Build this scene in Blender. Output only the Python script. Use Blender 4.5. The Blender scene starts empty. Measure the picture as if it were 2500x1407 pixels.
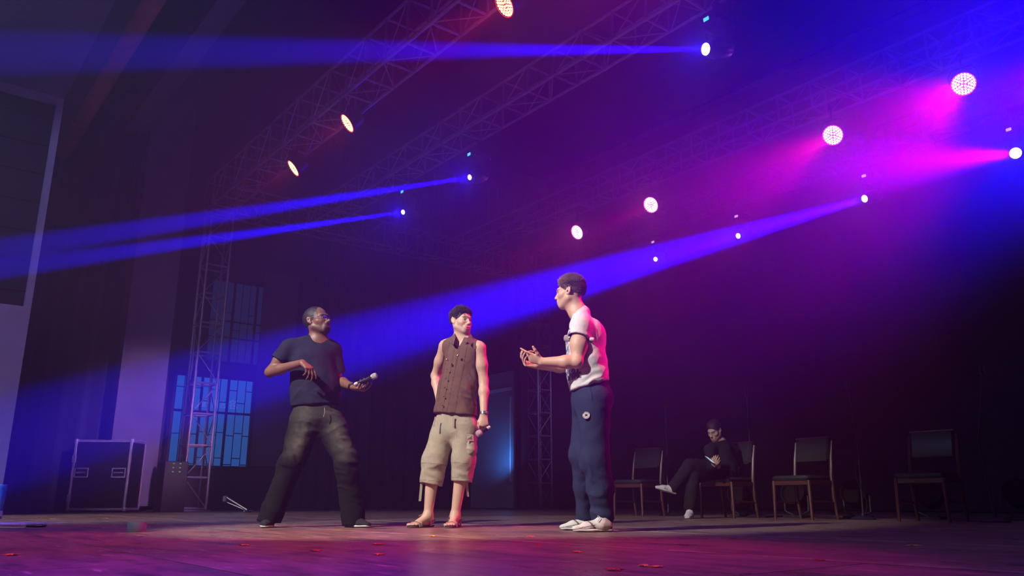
import bpy, bmesh, math, random
import numpy as np
from math import sin, cos, pi, radians
from mathutils import Vector, Matrix
random.seed(7); np.random.seed(7)
SC = bpy.context.scene
COL = SC.collection

# ------------------------------------------------------------------ frame of the stage
CAM_H = 0.211; PITCH = radians(14.9); FPX = 1945.0
AX = radians(38.5)
U1 = Vector((-sin(AX), cos(AX), 0)); U2 = Vector((cos(AX), sin(AX), 0))   # along the trusses / upstage
def W(a, b, z=0.0): return U1 * a + U2 * b + Vector((0, 0, z))
ROTS = radians(38.5)       # rotation about z that turns +X into U2 and +Y into U1
CF = Vector((0, cos(PITCH), sin(PITCH))); CU = Vector((0, -sin(PITCH), cos(PITCH)))
def at(px, py, Y):         # the point of the vertical plane y = Y seen at a pixel of the 2500x1407 frame
    v = Vector((1, 0, 0)) * ((px - 1250) / FPX) + CU * ((703.5 - py) / FPX) + CF
    return v * (Y / v.y) + Vector((0, 0, CAM_H))
def at_floor(px, py):
    v = Vector((1, 0, 0)) * ((px - 1250) / FPX) + CU * ((703.5 - py) / FPX) + CF
    return v * (-CAM_H / v.z) + Vector((0, 0, CAM_H))
def at_b(px, py, b):       # the point of the vertical plane parallel to the trusses
    v = Vector((1, 0, 0)) * ((px - 1250) / FPX) + CU * ((703.5 - py) / FPX) + CF
    return v * (b / v.dot(U2)) + Vector((0, 0, CAM_H))
def at_a(px, py, a):
    v = Vector((1, 0, 0)) * ((px - 1250) / FPX) + CU * ((703.5 - py) / FPX) + CF
    return v * (a / v.dot(U1)) + Vector((0, 0, CAM_H))

# ------------------------------------------------------------------ camera, view, world haze
cam_data = bpy.data.cameras.new('camera'); cam = bpy.data.objects.new('camera', cam_data); COL.objects.link(cam)
cam.location = (0, 0, CAM_H); cam.rotation_euler = (pi / 2 + PITCH, 0, 0)
cam_data.sensor_width = 36; cam_data.lens = FPX / 2500 * 36; cam_data.clip_end = 200
SC.camera = cam
SC.view_settings.view_transform = 'Standard'; SC.view_settings.look = 'None'
SC.view_settings.gamma = 1; SC.view_settings.exposure = 0; SC.view_settings.use_curve_mapping = False
cy = SC.cycles
cy.use_denoising = True; cy.denoiser = 'OPENIMAGEDENOISE'
cy.max_bounces = 5; cy.diffuse_bounces = 2; cy.glossy_bounces = 2; cy.transmission_bounces = 4; cy.volume_bounces = 0
cy.transparent_max_bounces = 6; cy.caustics_reflective = False; cy.caustics_refractive = False
cy.sample_clamp_indirect = 3; cy.use_light_tree = True

HAZE = 0.022
wd = bpy.data.worlds.new('world'); SC.world = wd; wd.use_nodes = True
nt = wd.node_tree; nt.nodes.clear()
wo = nt.nodes.new('ShaderNodeOutputWorld')
wb = nt.nodes.new('ShaderNodeBackground'); wb.inputs[0].default_value = (0.002, 0.002, 0.006, 1); wb.inputs[1].default_value = 1
vs = nt.nodes.new('ShaderNodeVolumeScatter'); vs.inputs['Density'].default_value = HAZE; vs.inputs['Anisotropy'].default_value = 0.75
nt.links.new(wb.outputs[0], wo.inputs['Surface']); nt.links.new(vs.outputs[0], wo.inputs['Volume'])

# ------------------------------------------------------------------ stage light
def spot(name, loc, target, watts, color, angle, blend=0.3, size=0.04):
    d = bpy.data.lights.new(name, 'SPOT'); d.energy = watts; d.color = color
    d.spot_size = radians(angle); d.spot_blend = blend; d.shadow_soft_size = size
    o = bpy.data.objects.new(name, d); COL.objects.link(o)
    o.location = loc; o.rotation_euler = (Vector(target) - Vector(loc)).to_track_quat('-Z', 'Y').to_euler()
    return o
def area(name, loc, target, watts, color, sx, sy):
    d = bpy.data.lights.new(name, 'AREA'); d.energy = watts; d.color = color; d.shape = 'RECTANGLE'; d.size = sx; d.size_y = sy
    o = bpy.data.objects.new(name, d); COL.objects.link(o)
    o.location = loc; o.rotation_euler = (Vector(target) - Vector(loc)).to_track_quat('-Z', 'Y').to_euler()
    return o
BLUE = (0.006, 0.0, 1.0); PINK = (1.0, 0.0, 0.30); RED = (1.0, 0.015, 0.02); MAG = (0.40, 0.0, 1.0)
ZH = 6.0 + CAM_H       # underside of the trusses
#   lamp lens positions
RED_PX = [(1234, 10), (850, 300), (718, 410)]
PINK_PX = [(2353, 205), (2034, 330), (1590, 500), (1410, 567)]
BLUE_PX = [(1725, 120), (1148, 433), (985, 518)]
MOV_PX = [(2480, 374), (2112, 485), (1803, 576), (1601, 633)]
RED_P = [at_b(x, y, 5.10) for x, y in RED_PX]
PINK_P = [at_b(x, y, 11.06) for x, y in PINK_PX]
BLUE_P = [at_b(x, y, 7.22) for x, y in BLUE_PX]
MOV_P = [at_b(x, y, 13.36) for x, y in MOV_PX]
# directions the lamps face: the wash lamps point downstage and down, the beam heads across the stage
def facing(p, rot, tilt):
    h = Matrix.Rotation(radians(rot), 3, 'Z') @ (-U2)
    return p + (h * cos(radians(tilt)) - Vector((0, 0, sin(radians(tilt))))) * 6
BLUE_T = [at_a(0, 130, 6.5), at_a(0, 612, 9.0), at_a(250, 622, 10.5)]
MOV_T = [at_a(900, 520, 3.0), at_a(0, 1085, 9.5), at_a(0, 1130, 9.0), at_a(0, 1010, 8.5)]
RED_T = [facing(p, -18, 40) for p in RED_P]
PINK_T = [facing(p, r, 30) for p, r in zip(PINK_P, (8, 8, 5, 0))]
for i, (p, t) in enumerate(zip(BLUE_P, BLUE_T)):
    d = (t - p).normalized()
    spot('beam_lamp', p + d * 0.10, t, (700000, 900000, 800000)[i], BLUE, (3.0, 2.3, 2.1)[i], 0.3, 0.03)
for i, (p, t) in enumerate(zip(MOV_P, MOV_T)):
    d = (t - p).normalized()
    spot('beam_lamp', p + d * 0.10, t, (12000, 1700000, 260000, 7000)[i], (MAG, BLUE, BLUE, BLUE)[i], (6, 4.6, 7, 4)[i], (.2, .2, .9, .2)[i], 0.06)
spot('beam_core', MOV_P[1] + (MOV_T[1] - MOV_P[1]).normalized() * .1, MOV_T[1], 14000, (.8, 0, .7), 2.5, 0.8, 0.04)
spot('beam_core', MOV_P[0] + (MOV_T[0] - MOV_P[0]).normalized() * .1, MOV_T[0], 14000, (.50, 0, 1), 3.0, 0.8, 0.04)
for i, (p, t) in enumerate(zip(RED_P, RED_T)):
    d = (t - p).normalized()
    spot('par_lamp', p + d * 0.08, t, (700, 300, 220)[i], RED, 45, 0.9, 0.08)
for i, (p, t) in enumerate(zip(PINK_P, PINK_T)):
    d = (t - p).normalized()
    spot('par_lamp', p + d * 0.08, t, (1500, 1400, 700, 600)[i], PINK, 20, 0.9, 0.08)
# stray glow of the open lenses
for P_, T_, c_, w_ in ((RED_P, RED_T, RED, 16), (PINK_P, PINK_T, PINK, 18), (BLUE_P, BLUE_T, BLUE, 70), (MOV_P, MOV_T, (.10, 0, 1.0), 16)):
    for p, t in zip(P_, T_):
        spot('lens_spill', p + (t - p).normalized() * .12, t, w_, c_, 160, 1.0, 0.05)
# blue washes from the next heads along the rear truss, outside the frame at the right
spot('wash_lamp', W(1.2, 13.36, 5.45), at_a(1750, 250, 2.2), 38000, BLUE, 17, 0.9, 0.10)
spot('wash_lamp', W(-1.0, 11.5, 6.3), at_a(2150, -200, 2.5), 6500, BLUE, 27, 1.0, 0.15)
# white front light from the house, over the audience
spot('front_light', (-5.2, 1.0, 6.0), (-0.5, 6.7, 0.6), 5200, (1.0, 0.90, 0.80), 30, 0.4, 0.10)
spot('front_light', (-9.5, 5.0, 6.5), (-4.5, 10.5, 0.0), 3200, (1.0, 0.86, 0.74), 44, 0.8, 0.10)
# red and violet washes from the downstage truss outside the frame
spot('red_wash', W(3.0, 4.4, 5.9), W(3.9, 1.6, 0), 1500, (1.0, 0.015, 0.08), 52, 1.0, 0.10)
spot('violet_wash', W(0.5, 4.4, 5.9), W(2.2, 1.4, 0), 280, (0.30, 0.03, 1.0), 42, 1.0, 0.10)
area('ambient_fill', W(6, -7, 9), W(14, 4, 2), 500, (0.40, 0.48, 1.0), 6, 3)  # added bluish ambient fill from the hall side, not an actual lamp
spot('rim_lamp', W(1.6, 11.06, 5.75), (0.1, 6.4, 1.0), 5500, (1.0, 0.0, 0.22), 17, 0.5, 0.10)
spot('tower_fill', W(1.5, 4.9, 6.1), W(16.2, 4.2, 1.5), 12000, (0.80, 0.35, 0.90), 14, 0.9, 0.10)  # added fill to brighten the left tower and flight case, no fixture
spot('tower_fill', W(9.5, 12.6, 6.0), W(16.4, 14.1, 2.2), 700, (0.50, 0.30, 1.0), 24, 0.9, 0.08)  # added violet fill so the far tower shows, no fixture
# cool lamp in the wing beside the flat
spot('wing_lamp', W(14.9, 11.4, 0.9), W(15.7, 12.0, 1.5), 60, (0.05, 0.30, 1.0), 110, 1.0, 0.05)

# ------------------------------------------------------------------ helpers
def tagp(o, label=None, cat=None, group=None, kind=None):
    if label: o['label'] = label
    if cat: o['category'] = cat
    if group: o['group'] = group
    if kind: o['kind'] = kind
    return o
class MB:
    def __init__(s): s.v = []; s.f = []
    def add(s, vs, fs):
        n = len(s.v); s.v += [Vector(v) for v in vs]; s.f += [tuple(i + n for i in f) for f in fs]; return s
    def box(s, c, d, m=None, bev=0.0):
        x, y, z = d[0] / 2, d[1] / 2, d[2] / 2; c = Vector(c)
        b = min(bev, x * .9, y * .9, z * .9)
        if b <= 0:
            vs = [(-x, -y, -z), (x, -y, -z), (x, y, -z), (-x, y, -z), (-x, -y, z), (x, -y, z), (x, y, z), (-x, y, z)]
            fs = [(0, 3, 2, 1), (4, 5, 6, 7), (0, 1, 5, 4), (1, 2, 6, 5), (2, 3, 7, 6), (3, 0, 4, 7)]
        else:
            vs = []; fs = []
            pr = [(-x, -y), (x, -y), (x, y), (-x, y)]
            def ring(ins, zz):
                r = []
                for sx, sy in ((-1, -1), (1, -1), (1, 1), (-1, 1)):
                    a = (sx * (x - ins), sy * (y - ins - b)); q = (sx * (x - ins - b), sy * (y - ins))
                    r += ([a, q] if sx * sy > 0 else [q, a])
                # order the ring counter-clockwise
                r.sort(key=lambda t: math.atan2(t[1] / max(y, 1e-6), t[0] / max(x, 1e-6)))
                return [(p[0], p[1], zz) for p in r]
            for ins, zz in ((b * .7, -z), (0, -z + b), (0, z - b), (b * .7, z)): vs += ring(ins, zz)
            for k in range(3):
                for i in range(8):
                    j = (i + 1) % 8; fs.append((k * 8 + i, k * 8 + j, k * 8 + 8 + j, k * 8 + 8 + i))
            fs.append(tuple(range(7, -1, -1))); fs.append(tuple(range(24, 32)))
        if m is not None: vs = [m @ Vector(v) for v in vs]
        return s.add([Vector(v) + c for v in vs], fs)
    def tube(s, p, q, r, n=8, r2=None, caps=True):
        p = Vector(p); q = Vector(q); d = (q - p)
        if d.length < 1e-7: return s
        d.normalize(); a = d.orthogonal().normalized(); b = d.cross(a); r2 = r if r2 is None else r2
        vs = [p + (a * cos(2 * pi * i / n) + b * sin(2 * pi * i / n)) * r for i in range(n)]
        vs += [q + (a * cos(2 * pi * i / n) + b * sin(2 * pi * i / n)) * r2 for i in range(n)]
        fs = [(i, (i + 1) % n, n + (i + 1) % n, n + i) for i in range(n)]
        if caps: fs += [tuple(range(n - 1, -1, -1)), tuple(range(n, 2 * n))]
        return s.add(vs, fs)
    def path(s, pts, r, n=6):
        pts = [Vector(p) for p in pts]; R = []
        for i, p in enumerate(pts):
            d = (pts[min(i + 1, len(pts) - 1)] - pts[max(i - 1, 0)]).normalized()
            if i == 0: a = d.orthogonal().normalized()
            else: a = (a - d * a.dot(d)).normalized()
            b = d.cross(a); rr = r[i] if isinstance(r, (list, tuple)) else r
            R.append([p + (a * cos(2 * pi * k / n) + b * sin(2 * pi * k / n)) * rr for k in range(n)])
        vs = [v for q in R for v in q]; fs = []
        for i in range(len(pts) - 1):
            for k in range(n):
                l = (k + 1) % n; fs.append((i * n + k, i * n + l, i * n + n + l, i * n + n + k))
        fs += [tuple(range(n - 1, -1, -1)), tuple(range(len(vs) - n, len(vs)))]
        return s.add(vs, fs)
    def lathe(s, prof, n=16, m=None, c=(0, 0, 0), close=True):
        vs = []; fs = []; c = Vector(c)
        for r, z in prof:
            for i in range(n):
                v = Vector((r * cos(2 * pi * i / n), r * sin(2 * pi * i / n), z)); vs.append((m @ v if m is not None else v) + c)
        for k in range(len(prof) - 1):
            for i in range(n):
                j = (i + 1) % n; fs.append((k * n + i, k * n + j, k * n + n + j, k * n + n + i))
        if close: fs += [tuple(range(n - 1, -1, -1)), tuple(range((len(prof) - 1) * n, len(prof) * n))]
        return s.add(vs, fs)
    def shift(s, d, m=None):
        d = Vector(d); s.v = [((m @ v) if m is not None else v) + d for v in s.v]; return s
def mesh_of(mb, name, mat, smooth=False):
    me = bpy.data.meshes.new(name); me.from_pydata([tuple(v) for v in mb.v], [], mb.f); me.update()
    if mat: me.materials.append(mat)
    if smooth:
        me.polygons.foreach_set('use_smooth', [True] * len(me.polygons))
        try: me.set_sharp_from_angle(angle=radians(40))
        except Exception: pass
    return me
def link(name, me, parent=None, loc=(0, 0, 0), rot=(0, 0, 0)):
    o = bpy.data.objects.new(name, me); COL.objects.link(o); o.location = loc; o.rotation_euler = rot
    if parent: o.parent = parent
    return o
def obj(name, mb, mat, parent=None, smooth=False, loc=(0, 0, 0), rot=(0, 0, 0)):
    return link(name, mesh_of(mb, name, mat, smooth), parent, loc, rot)
def thing(name, label, cat, loc=(0, 0, 0), rotz=0, group=None):
    o = bpy.data.objects.new(name, None); COL.objects.link(o); o.empty_display_size = .1
    o.location = loc; o.rotation_euler = (0, 0, rotz)
    return tagp(o, label, cat, group)
def copy_tree(o, parent=None):
    c = o.copy(); COL.objects.link(c)
    if parent: c.parent = parent
    for ch in list(o.children): copy_tree(ch, c)
    return c
def frame_to(d, up=Vector((0, 0, 1))):      # matrix whose Z column looks along d
    z = Vector(d).normalized(); x = up.cross(z)
    x = x.normalized() if x.length > 1e-5 else Vector((1, 0, 0)); y = z.cross(x)
    return Matrix((x, y, z)).transposed()

# ------------------------------------------------------------------ materials
def mat(name, color, rough=0.6, metal=0.0, noise=None, bump=0.0, bscale=200, sheen=0.0, emit=None, spec=0.5, stretch=(1, 1, 1)):
    m = bpy.data.materials.new(name); m.use_nodes = True; N = m.node_tree.nodes; L = m.node_tree.links
    b = N['Principled BSDF']; b.inputs['Base Color'].default_value = (*color, 1)
    b.inputs['Roughness'].default_value = rough; b.inputs['Metallic'].default_value = metal
    b.inputs['Specular IOR Level'].default_value = spec
    if sheen: b.inputs['Sheen Weight'].default_value = sheen
    if emit:
        b.inputs['Emission Color'].default_value = (*emit[0], 1); b.inputs['Emission Strength'].default_value = emit[1]
        m.cycles.emission_sampling = 'NONE'
    tc = N.new('ShaderNodeTexCoord'); mp = N.new('ShaderNodeMapping'); mp.inputs['Scale'].default_value = stretch
    L.new(tc.outputs['Object'], mp.inputs[0])
    if noise:      # (scale, second colour, contrast low, contrast high)
        n = N.new('ShaderNodeTexNoise'); n.inputs['Scale'].default_value = noise[0]; n.inputs['Detail'].default_value = 5
        r = N.new('ShaderNodeMapRange'); r.inputs[1].default_value = noise[2]; r.inputs[2].default_value = noise[3]
        x = N.new('ShaderNodeMix'); x.data_type = 'RGBA'; x.inputs[6].default_value = (*color, 1); x.inputs[7].default_value = (*noise[1], 1)
        L.new(mp.outputs[0], n.inputs['Vector']); L.new(n.outputs[0], r.inputs[0]); L.new(r.outputs[0], x.inputs[0]); L.new(x.outputs[2], b.inputs['Base Color'])
    if bump:
        n = N.new('ShaderNodeTexNoise'); n.inputs['Scale'].default_value = bscale; n.inputs['Detail'].default_value = 3
        p = N.new('ShaderNodeBump'); p.inputs['Strength'].default_value = bump; p.inputs['Distance'].default_value = 0.004
        L.new(mp.outputs[0], n.inputs['Vector']); L.new(n.outputs[0], p.inputs['Height']); L.new(p.outputs[0], b.inputs['Normal'])
    return m
M = {}
M['alu'] = mat('aluminium', (.42, .42, .45), .42, .5, (9, (.32, .32, .35), .4, .7))
M['alu_dim'] = mat('dimmed_aluminium', (.20, .20, .22), .5, .5)  # truss aluminium with the dim upstage light put into its colour
M['matte_black'] = mat('matte_black', (.008, .008, .009), .95, spec=.1)
M['black_metal'] = mat('black_metal', (.015, .015, .017), .45, .2, (20, (.03, .03, .032), .4, .7))
M['black_plastic'] = mat('black_plastic', (.012, .012, .014), .35)
M['lens_red'] = mat('lens_red_lit', (.1, .02, .02), .3, emit=((1.0, .60, .22), 4.5))
M['lens_rim_red'] = mat('lens_glow_red', (.1, .0, .0), .3, emit=((1.0, .03, .01), 1.1))
M['lens_pink'] = mat('lens_pink_lit', (.1, .02, .05), .3, emit=((1.0, .50, .85), 12))
M['lens_rim_pink'] = mat('lens_glow_pink', (.1, .0, .02), .3, emit=((1.0, .04, .45), 1.5))
M['lens_white'] = mat('lens_white_lit', (.1, .1, .1), .2, emit=((1.0, .72, 1.0), 12))
M['display_blue'] = mat('display_blue', (.02, .02, .05), .3, emit=((.05, .45, 1.0), 2.0))
M['display_pale'] = mat('display_pale', (.02, .02, .05), .3, emit=((.75, .45, .9), 1.0))
M['led_green'] = mat('led_green', (.01, .02, .01), .3, emit=((.15, .45, .05), 1.0))
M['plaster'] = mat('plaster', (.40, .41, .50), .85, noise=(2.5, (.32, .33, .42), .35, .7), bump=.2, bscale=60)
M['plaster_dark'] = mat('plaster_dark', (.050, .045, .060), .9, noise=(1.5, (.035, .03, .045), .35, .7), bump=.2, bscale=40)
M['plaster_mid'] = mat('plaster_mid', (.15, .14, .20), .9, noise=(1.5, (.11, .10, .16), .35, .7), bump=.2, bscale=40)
M['curtain'] = mat('black_curtain', (.012, .010, .014), .95, noise=(3, (.018, .014, .02), .4, .7), bump=.3, bscale=300, sheen=.2)
M['curtain_brown'] = mat('brown_curtain', (.060, .022, .020), .95, noise=(3, (.045, .016, .016), .4, .7), bump=.3, bscale=300, sheen=.2)
M['backdrop'] = mat('backdrop_cloth', (.030, .026, .040), .95, noise=(1.2, (.022, .02, .03), .4, .7), bump=.3, bscale=200, sheen=.1)
M['header_brown'] = mat('brown_valance', (.38, .15, .10), .8, noise=(4, (.24, .10, .07), .35, .7), bump=.3, bscale=60)
M['grille'] = mat('speaker_grille_cloth', (.022, .022, .025), .9, bump=.3, bscale=400)
M['flat'] = mat('painted_flat', (.22, .24, .30), .7, noise=(1.3, (.16, .18, .24), .35, .7), bump=.1, bscale=50)
M['flat_trim'] = mat('pale_trim', (.55, .60, .70), .5)
M['pane'] = mat('dusk_pane', (.02, .03, .05), .15, noise=None, emit=((.012, .085, .33), 1.0))
M['strip'] = mat('pale_gap_strip', (.45, .50, .62), .6)
M['pane_low'] = mat('dusk_pane_dim', (.02, .03, .05), .15, emit=((.004, .010, .05), 1.0))
M['pane_white'] = mat('banner_letters', (.3, .3, .4), .6, emit=((.05, .12, .45), 1.0))
M['banner'] = mat('red_banner', (.2, .02, .05), .7, emit=((.045, .012, .16), 1.0))
M['iron'] = mat('iron_grille', (.010, .010, .014), .6, .3)
M['case_panel'] = mat('case_black_laminate', (.014, .012, .014), .35, bump=.3, bscale=500)
M['cable'] = mat('black_cable', (.008, .008, .009), .5)
M['chain'] = mat('hoist_chain', (.40, .38, .40), .4, .8)

def floor_mat():
    m = bpy.data.materials.new('stage_floor'); m.use_nodes = True; N = m.node_tree.nodes; L = m.node_tree.links
    b = N['Principled BSDF']
    tc = N.new('ShaderNodeTexCoord')
    def noise(scale, st, det=6, rough=.6):
        mp = N.new('ShaderNodeMapping'); mp.inputs['Scale'].default_value = st; L.new(tc.outputs['Object'], mp.inputs[0])
        n = N.new('ShaderNodeTexNoise'); n.inputs['Scale'].default_value = scale; n.inputs['Detail'].default_value = det; n.inputs['Roughness'].default_value = rough
        L.new(mp.outputs[0], n.inputs['Vector']); return n
    def ramp(n, a, c):
        r = N.new('ShaderNodeMapRange'); r.inputs[1].default_value = a; r.inputs[2].default_value = c; L.new(n.outputs[0], r.inputs[0]); return r
    def mixc(f, c1, c2):
        x = N.new('ShaderNodeMix'); x.data_type = 'RGBA'; L.new(f.outputs[0], x.inputs[0])
        for i, c in ((6, c1), (7, c2)):
            if isinstance(c, tuple): x.inputs[i].default_value = (*c, 1)
            else: L.new(c.outputs[2], x.inputs[i])
        return x
    big = mixc(ramp(noise(1.1, (1, .6, 1)), .35, .68), (.32, .21, .165), (.16, .105, .085))
    mid = mixc(ramp(noise(6, (1, .25, 1), 8, .75), .48, .66), big, (.055, .036, .032))
    scr = mixc(ramp(noise(26, (1.0, .18, 1), 4, .5), .61, .70), mid, (.46, .37, .30))
    scr2 = mixc(ramp(noise(22, (.2, 1.0, 1), 4, .5), .63, .71), scr, (.42, .32, .25))
    L.new(scr2.outputs[2], b.inputs['Base Color'])
    rr = ramp(noise(3.0, (1, .4, 1)), .3, .75); r2 = N.new('ShaderNodeMapRange'); r2.inputs[3].default_value = .22; r2.inputs[4].default_value = .48
    L.new(rr.outputs[0], r2.inputs[0]); L.new(r2.outputs[0], b.inputs['Roughness'])
    bp = N.new('ShaderNodeBump'); bp.inputs['Strength'].default_value = .6; bp.inputs['Distance'].default_value = .004
    L.new(noise(35, (1, .35, 1), 4, .6).outputs[0], bp.inputs['Height']); L.new(bp.outputs[0], b.inputs['Normal'])
    b.inputs['Specular IOR Level'].default_value = .5
    return m
M['floor'] = floor_mat()
M['tape_line'] = mat('worn_pale_tape', (.33, .22, .17), .5, noise=(5, (.20, .13, .10), .45, .6), bump=.2, bscale=60)

# ------------------------------------------------------------------ setting
STAGE = dict(rot=(0, 0, ROTS))       # local x = upstage (b), local y = across (a)
def struct(name, mb, m, **k):
    o = obj(name, mb, m, rot=(0, 0, ROTS), **k); o['kind'] = 'structure'; return o
f = MB().box((4.5, 5.0, -0.10), (22, 30, 0.17)); floor = struct('floor', f, M['black_metal'])
# the stage floor is laid in big sheets with fine joints along both axes
sheet_me = None
bs = [-6.5, -4.4, -2.82, -.95, .92, 2.78, 4.31, 5.9, 7.5, 9.1, 10.7, 12.3, 13.9, 15.5]
for i in range(len(bs) - 1):
    w = bs[i + 1] - bs[i] - .006
    me = mesh_of(MB().box((0, 0, -.0075), (w, 2.994, .015), bev=.002), 'floor_panel', M['floor'])
    for k in range(10):
        o = link('floor_panel', me, floor, ((bs[i] + bs[i + 1]) / 2, -9 + 3 * k + (1.5 if i % 2 else 0), 0))
        o.name = 'floor_panel'
for b_, w_ in ((2.78, .050), (4.31, .042)):
    o = obj('floor_tape', MB().box((b_, 4, .0006), (w_, 27, .0012)), M['tape_line'], floor)

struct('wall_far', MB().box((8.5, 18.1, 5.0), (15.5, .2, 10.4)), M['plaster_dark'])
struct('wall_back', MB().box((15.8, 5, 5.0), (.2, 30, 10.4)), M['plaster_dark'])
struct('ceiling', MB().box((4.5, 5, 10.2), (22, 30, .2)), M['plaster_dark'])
# pale hall wall at the left with its dark speaker opening: four pieces round the opening
def hallwall():
    m = MB(); y = 14.0; t = .25
    x0, x1, z0, z1 = -.2, 1.545, 3.09, 6.55      # opening
    m.box(((-6 + x0) / 2, y + t / 2, 4.6), (x0 + 6, t, 9.4)); m.box(((x1 + 1.64) / 2, y + t / 2, 3.35), (1.64 - x1, t, 6.7))
    m.box(((x0 + x1) / 2, y + t / 2, z0 / 2), (x1 - x0, t, z0)); m.box(((x0 + x1) / 2, y + t / 2, (z1 + 9.3) / 2), (x1 - x0, t, 9.3 - z1))
    return struct('wall_left', m, M['plaster'])
hw = hallwall()
gr = obj('speaker_grille', MB().box((.67, 14.16, 4.82), (1.74, .06, 3.45)), M['grille'], hw)
for k in range(7):
    obj('grille_rail', MB().box((.67, 14.115, 3.09 + .49 * (k + .55)), (1.74, .03, .018)), M['black_metal'], hw)
# proscenium header: pale face, black soffit and the brown valance roll behind it
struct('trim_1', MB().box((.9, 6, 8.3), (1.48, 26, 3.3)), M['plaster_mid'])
struct('trim_2', MB().box((1.78, 6, 7.05), (.26, 26, .80)), M['curtain'])
m = MB().lathe([(.24, -9), (.24, 17.8)], 20, Matrix.Rotation(-pi / 2, 3, 'X'), (2.02, 0, 6.95)); o = struct('trim_3', m, M['header_brown'], smooth=True)
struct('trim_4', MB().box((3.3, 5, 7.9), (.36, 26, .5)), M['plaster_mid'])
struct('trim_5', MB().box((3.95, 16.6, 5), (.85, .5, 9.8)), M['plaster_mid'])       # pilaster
# ------------------------------------------------------------------ curtains
def curtain(name, label, a0, b0, a1, b1, z0, z1, matl, amp=.07, wl=.32, cat='curtain', group=None):
    t = thing(name, label, cat, W(a0, b0, 0), 0, group)
    p = U2 * (b1 - b0) + U1 * (a1 - a0); Ln = p.length; d = p.normalized(); n = Vector((-d.y, d.x, 0))
    k = max(12, int(Ln / wl * 8)); pts = []
    for i in range(k + 1):
        s_ = Ln * i / k; w = amp * (sin(2 * pi * s_ / wl + .8 * sin(s_ * 2.1)) + .35 * sin(2 * pi * s_ / (wl * 2.7) + 1))
        pts.append(d * s_ + n * w)
    v = []; f_ = []
    nz = 4
    for side in (0, .012):
        for j in range(nz + 1):
            z = z0 + (z1 - z0) * j / nz; q = 1.0 + .25 * (1 - j / nz)
            for i, P in enumerate(pts):
                base = d * (Ln * i / k); v.append(base + (P - base) * q + n * side + Vector((0, 0, z)))
    K = k + 1
    for sd in (0, 1):
        o_ = sd * K * (nz + 1)
        for j in range(nz):
            for i in range(k):
                q4 = (o_ + j * K + i, o_ + j * K + i + 1, o_ + (j + 1) * K + i + 1, o_ + (j + 1) * K + i)
                f_.append(q4 if sd == 0 else q4[::-1])
    mb = MB().add(v, f_)
    obj('drape', mb, matl, t, smooth=True)
    h = MB().box((0, 0, 0), (Ln, .05, .05)); h.shift(Vector((0, 0, z1 + .02)) + d * (Ln / 2), Matrix.Rotation(math.atan2(d.y, d.x), 3, 'Z'))
    obj('batten', h, M['black_metal'], t)
    return t
curtain('stage_curtain', 'black side curtain hanging right behind the pale left wall', 16.9, 1.5, 16.9, 3.4, .02, 8.5, M['curtain'])
curtain('stage_curtain', 'narrow brown curtain leg just right of the pale pilaster', 17.2, 4.42, 17.2, 4.62, .02, 5.0, M['curtain_brown'])
curtain('stage_curtain', 'brown curtain leg between the flight case and the left truss tower', 17.4, 5.05, 17.4, 5.24, .02, 7.5, M['curtain_brown'])
curtain('stage_curtain', 'black curtain behind the dark shirted man and the pale light gap', 17.3, 7.75, 17.3, 9.03, .02, 9.0, M['curtain'])
curtain('stage_curtain', 'black curtain behind the man in the brown vest', 17.3, 9.42, 17.3, 14.8, .02, 9.0, M['curtain'])
curtain('backdrop_curtain', 'wide dark backdrop curtain behind the row of chairs', -7.5, 14.9, 17.2, 14.9, .02, 9.5, M['backdrop'], amp=.02, wl=.9)
curtain('stage_curtain', 'black curtain hung at the right edge of the blue lit flat', 15.0, 12.12, 14.93, 12.34, .02, 7.0, M['curtain'])
# ------------------------------------------------------------------ windows in the far wall
def window(name, b0, b1, z0, z1, a, nv, nh, pm, frame=.05, extra=()):
    t = bpy.data.objects.new(name, None); COL.objects.link(t); t.rotation_euler = (0, 0, ROTS); t['kind'] = 'structure'
    m = MB(); w = b1 - b0; h = z1 - z0; bc = (b0 + b1) / 2; zc = (z0 + z1) / 2
    fr = MB().box((bc, a - .03, z0), (w + frame, .08, frame)).box((bc, a - .03, z1), (w + frame, .08, frame)).box((b0, a - .03, zc), (frame, .08, h)).box((b1, a - .03, zc), (frame, .08, h))
    obj('window_frame', fr, M['iron'], t)
    cols = max(1, nv // 3); pw = w / cols
    for i in range(cols):
        obj('pane', MB().box((b0 + pw * (i + .5), a + .0, zc), (pw - .01, .01, h)), pm, t)
        if i: obj('mullion', MB().box((b0 + pw * i, a - .03, zc), (.045, .06, h)), M['iron'], t)
    for i in range(1, nv):
        if i % 3 == 0 and cols > 1: continue
        obj('bar', MB().box((b0 + w * i / nv, a - .06, zc), (.014, .014, h)), M['iron'], t)
    for j in nh:
        obj('bar', MB().box((bc, a - .045, z0 + h * j[0]), (w, .02, j[1])), M['iron'], t)
    for (c, zr) in extra:
        obj('bar', MB().box((b0 + w * (c + .5) / nv, a - .06, z0 + h * zr), (w / nv, .014, .018)), M['iron'], t)
    return t
random.seed(3)
ex = [(c, zr) for c in range(9) for zr in ((.10, .38, .72) if c % 2 else (.03, .35, .60, .86))]
w1 = window('window_1', 4.98, 6.72, .90, 2.86, 17.98, 9, [(.60, .05)], M['pane'], .06, ex)
obj('banner', MB().box((6.28, 18.0 - .012, 2.66), (.80, .012, .36)), M['banner'], w1)
window('window_2', 5.55, 7.15, 3.20, 5.1, 17.98, 9, [(.30, .03), (.5, .03)], M['pane_low'], .05, [(c, .4 + .1 * (c % 3)) for c in range(9)])
window('window_3', 3.92, 4.30, 4.66, 5.66, 17.98, 1, [], M['pane'], .03)
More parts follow.
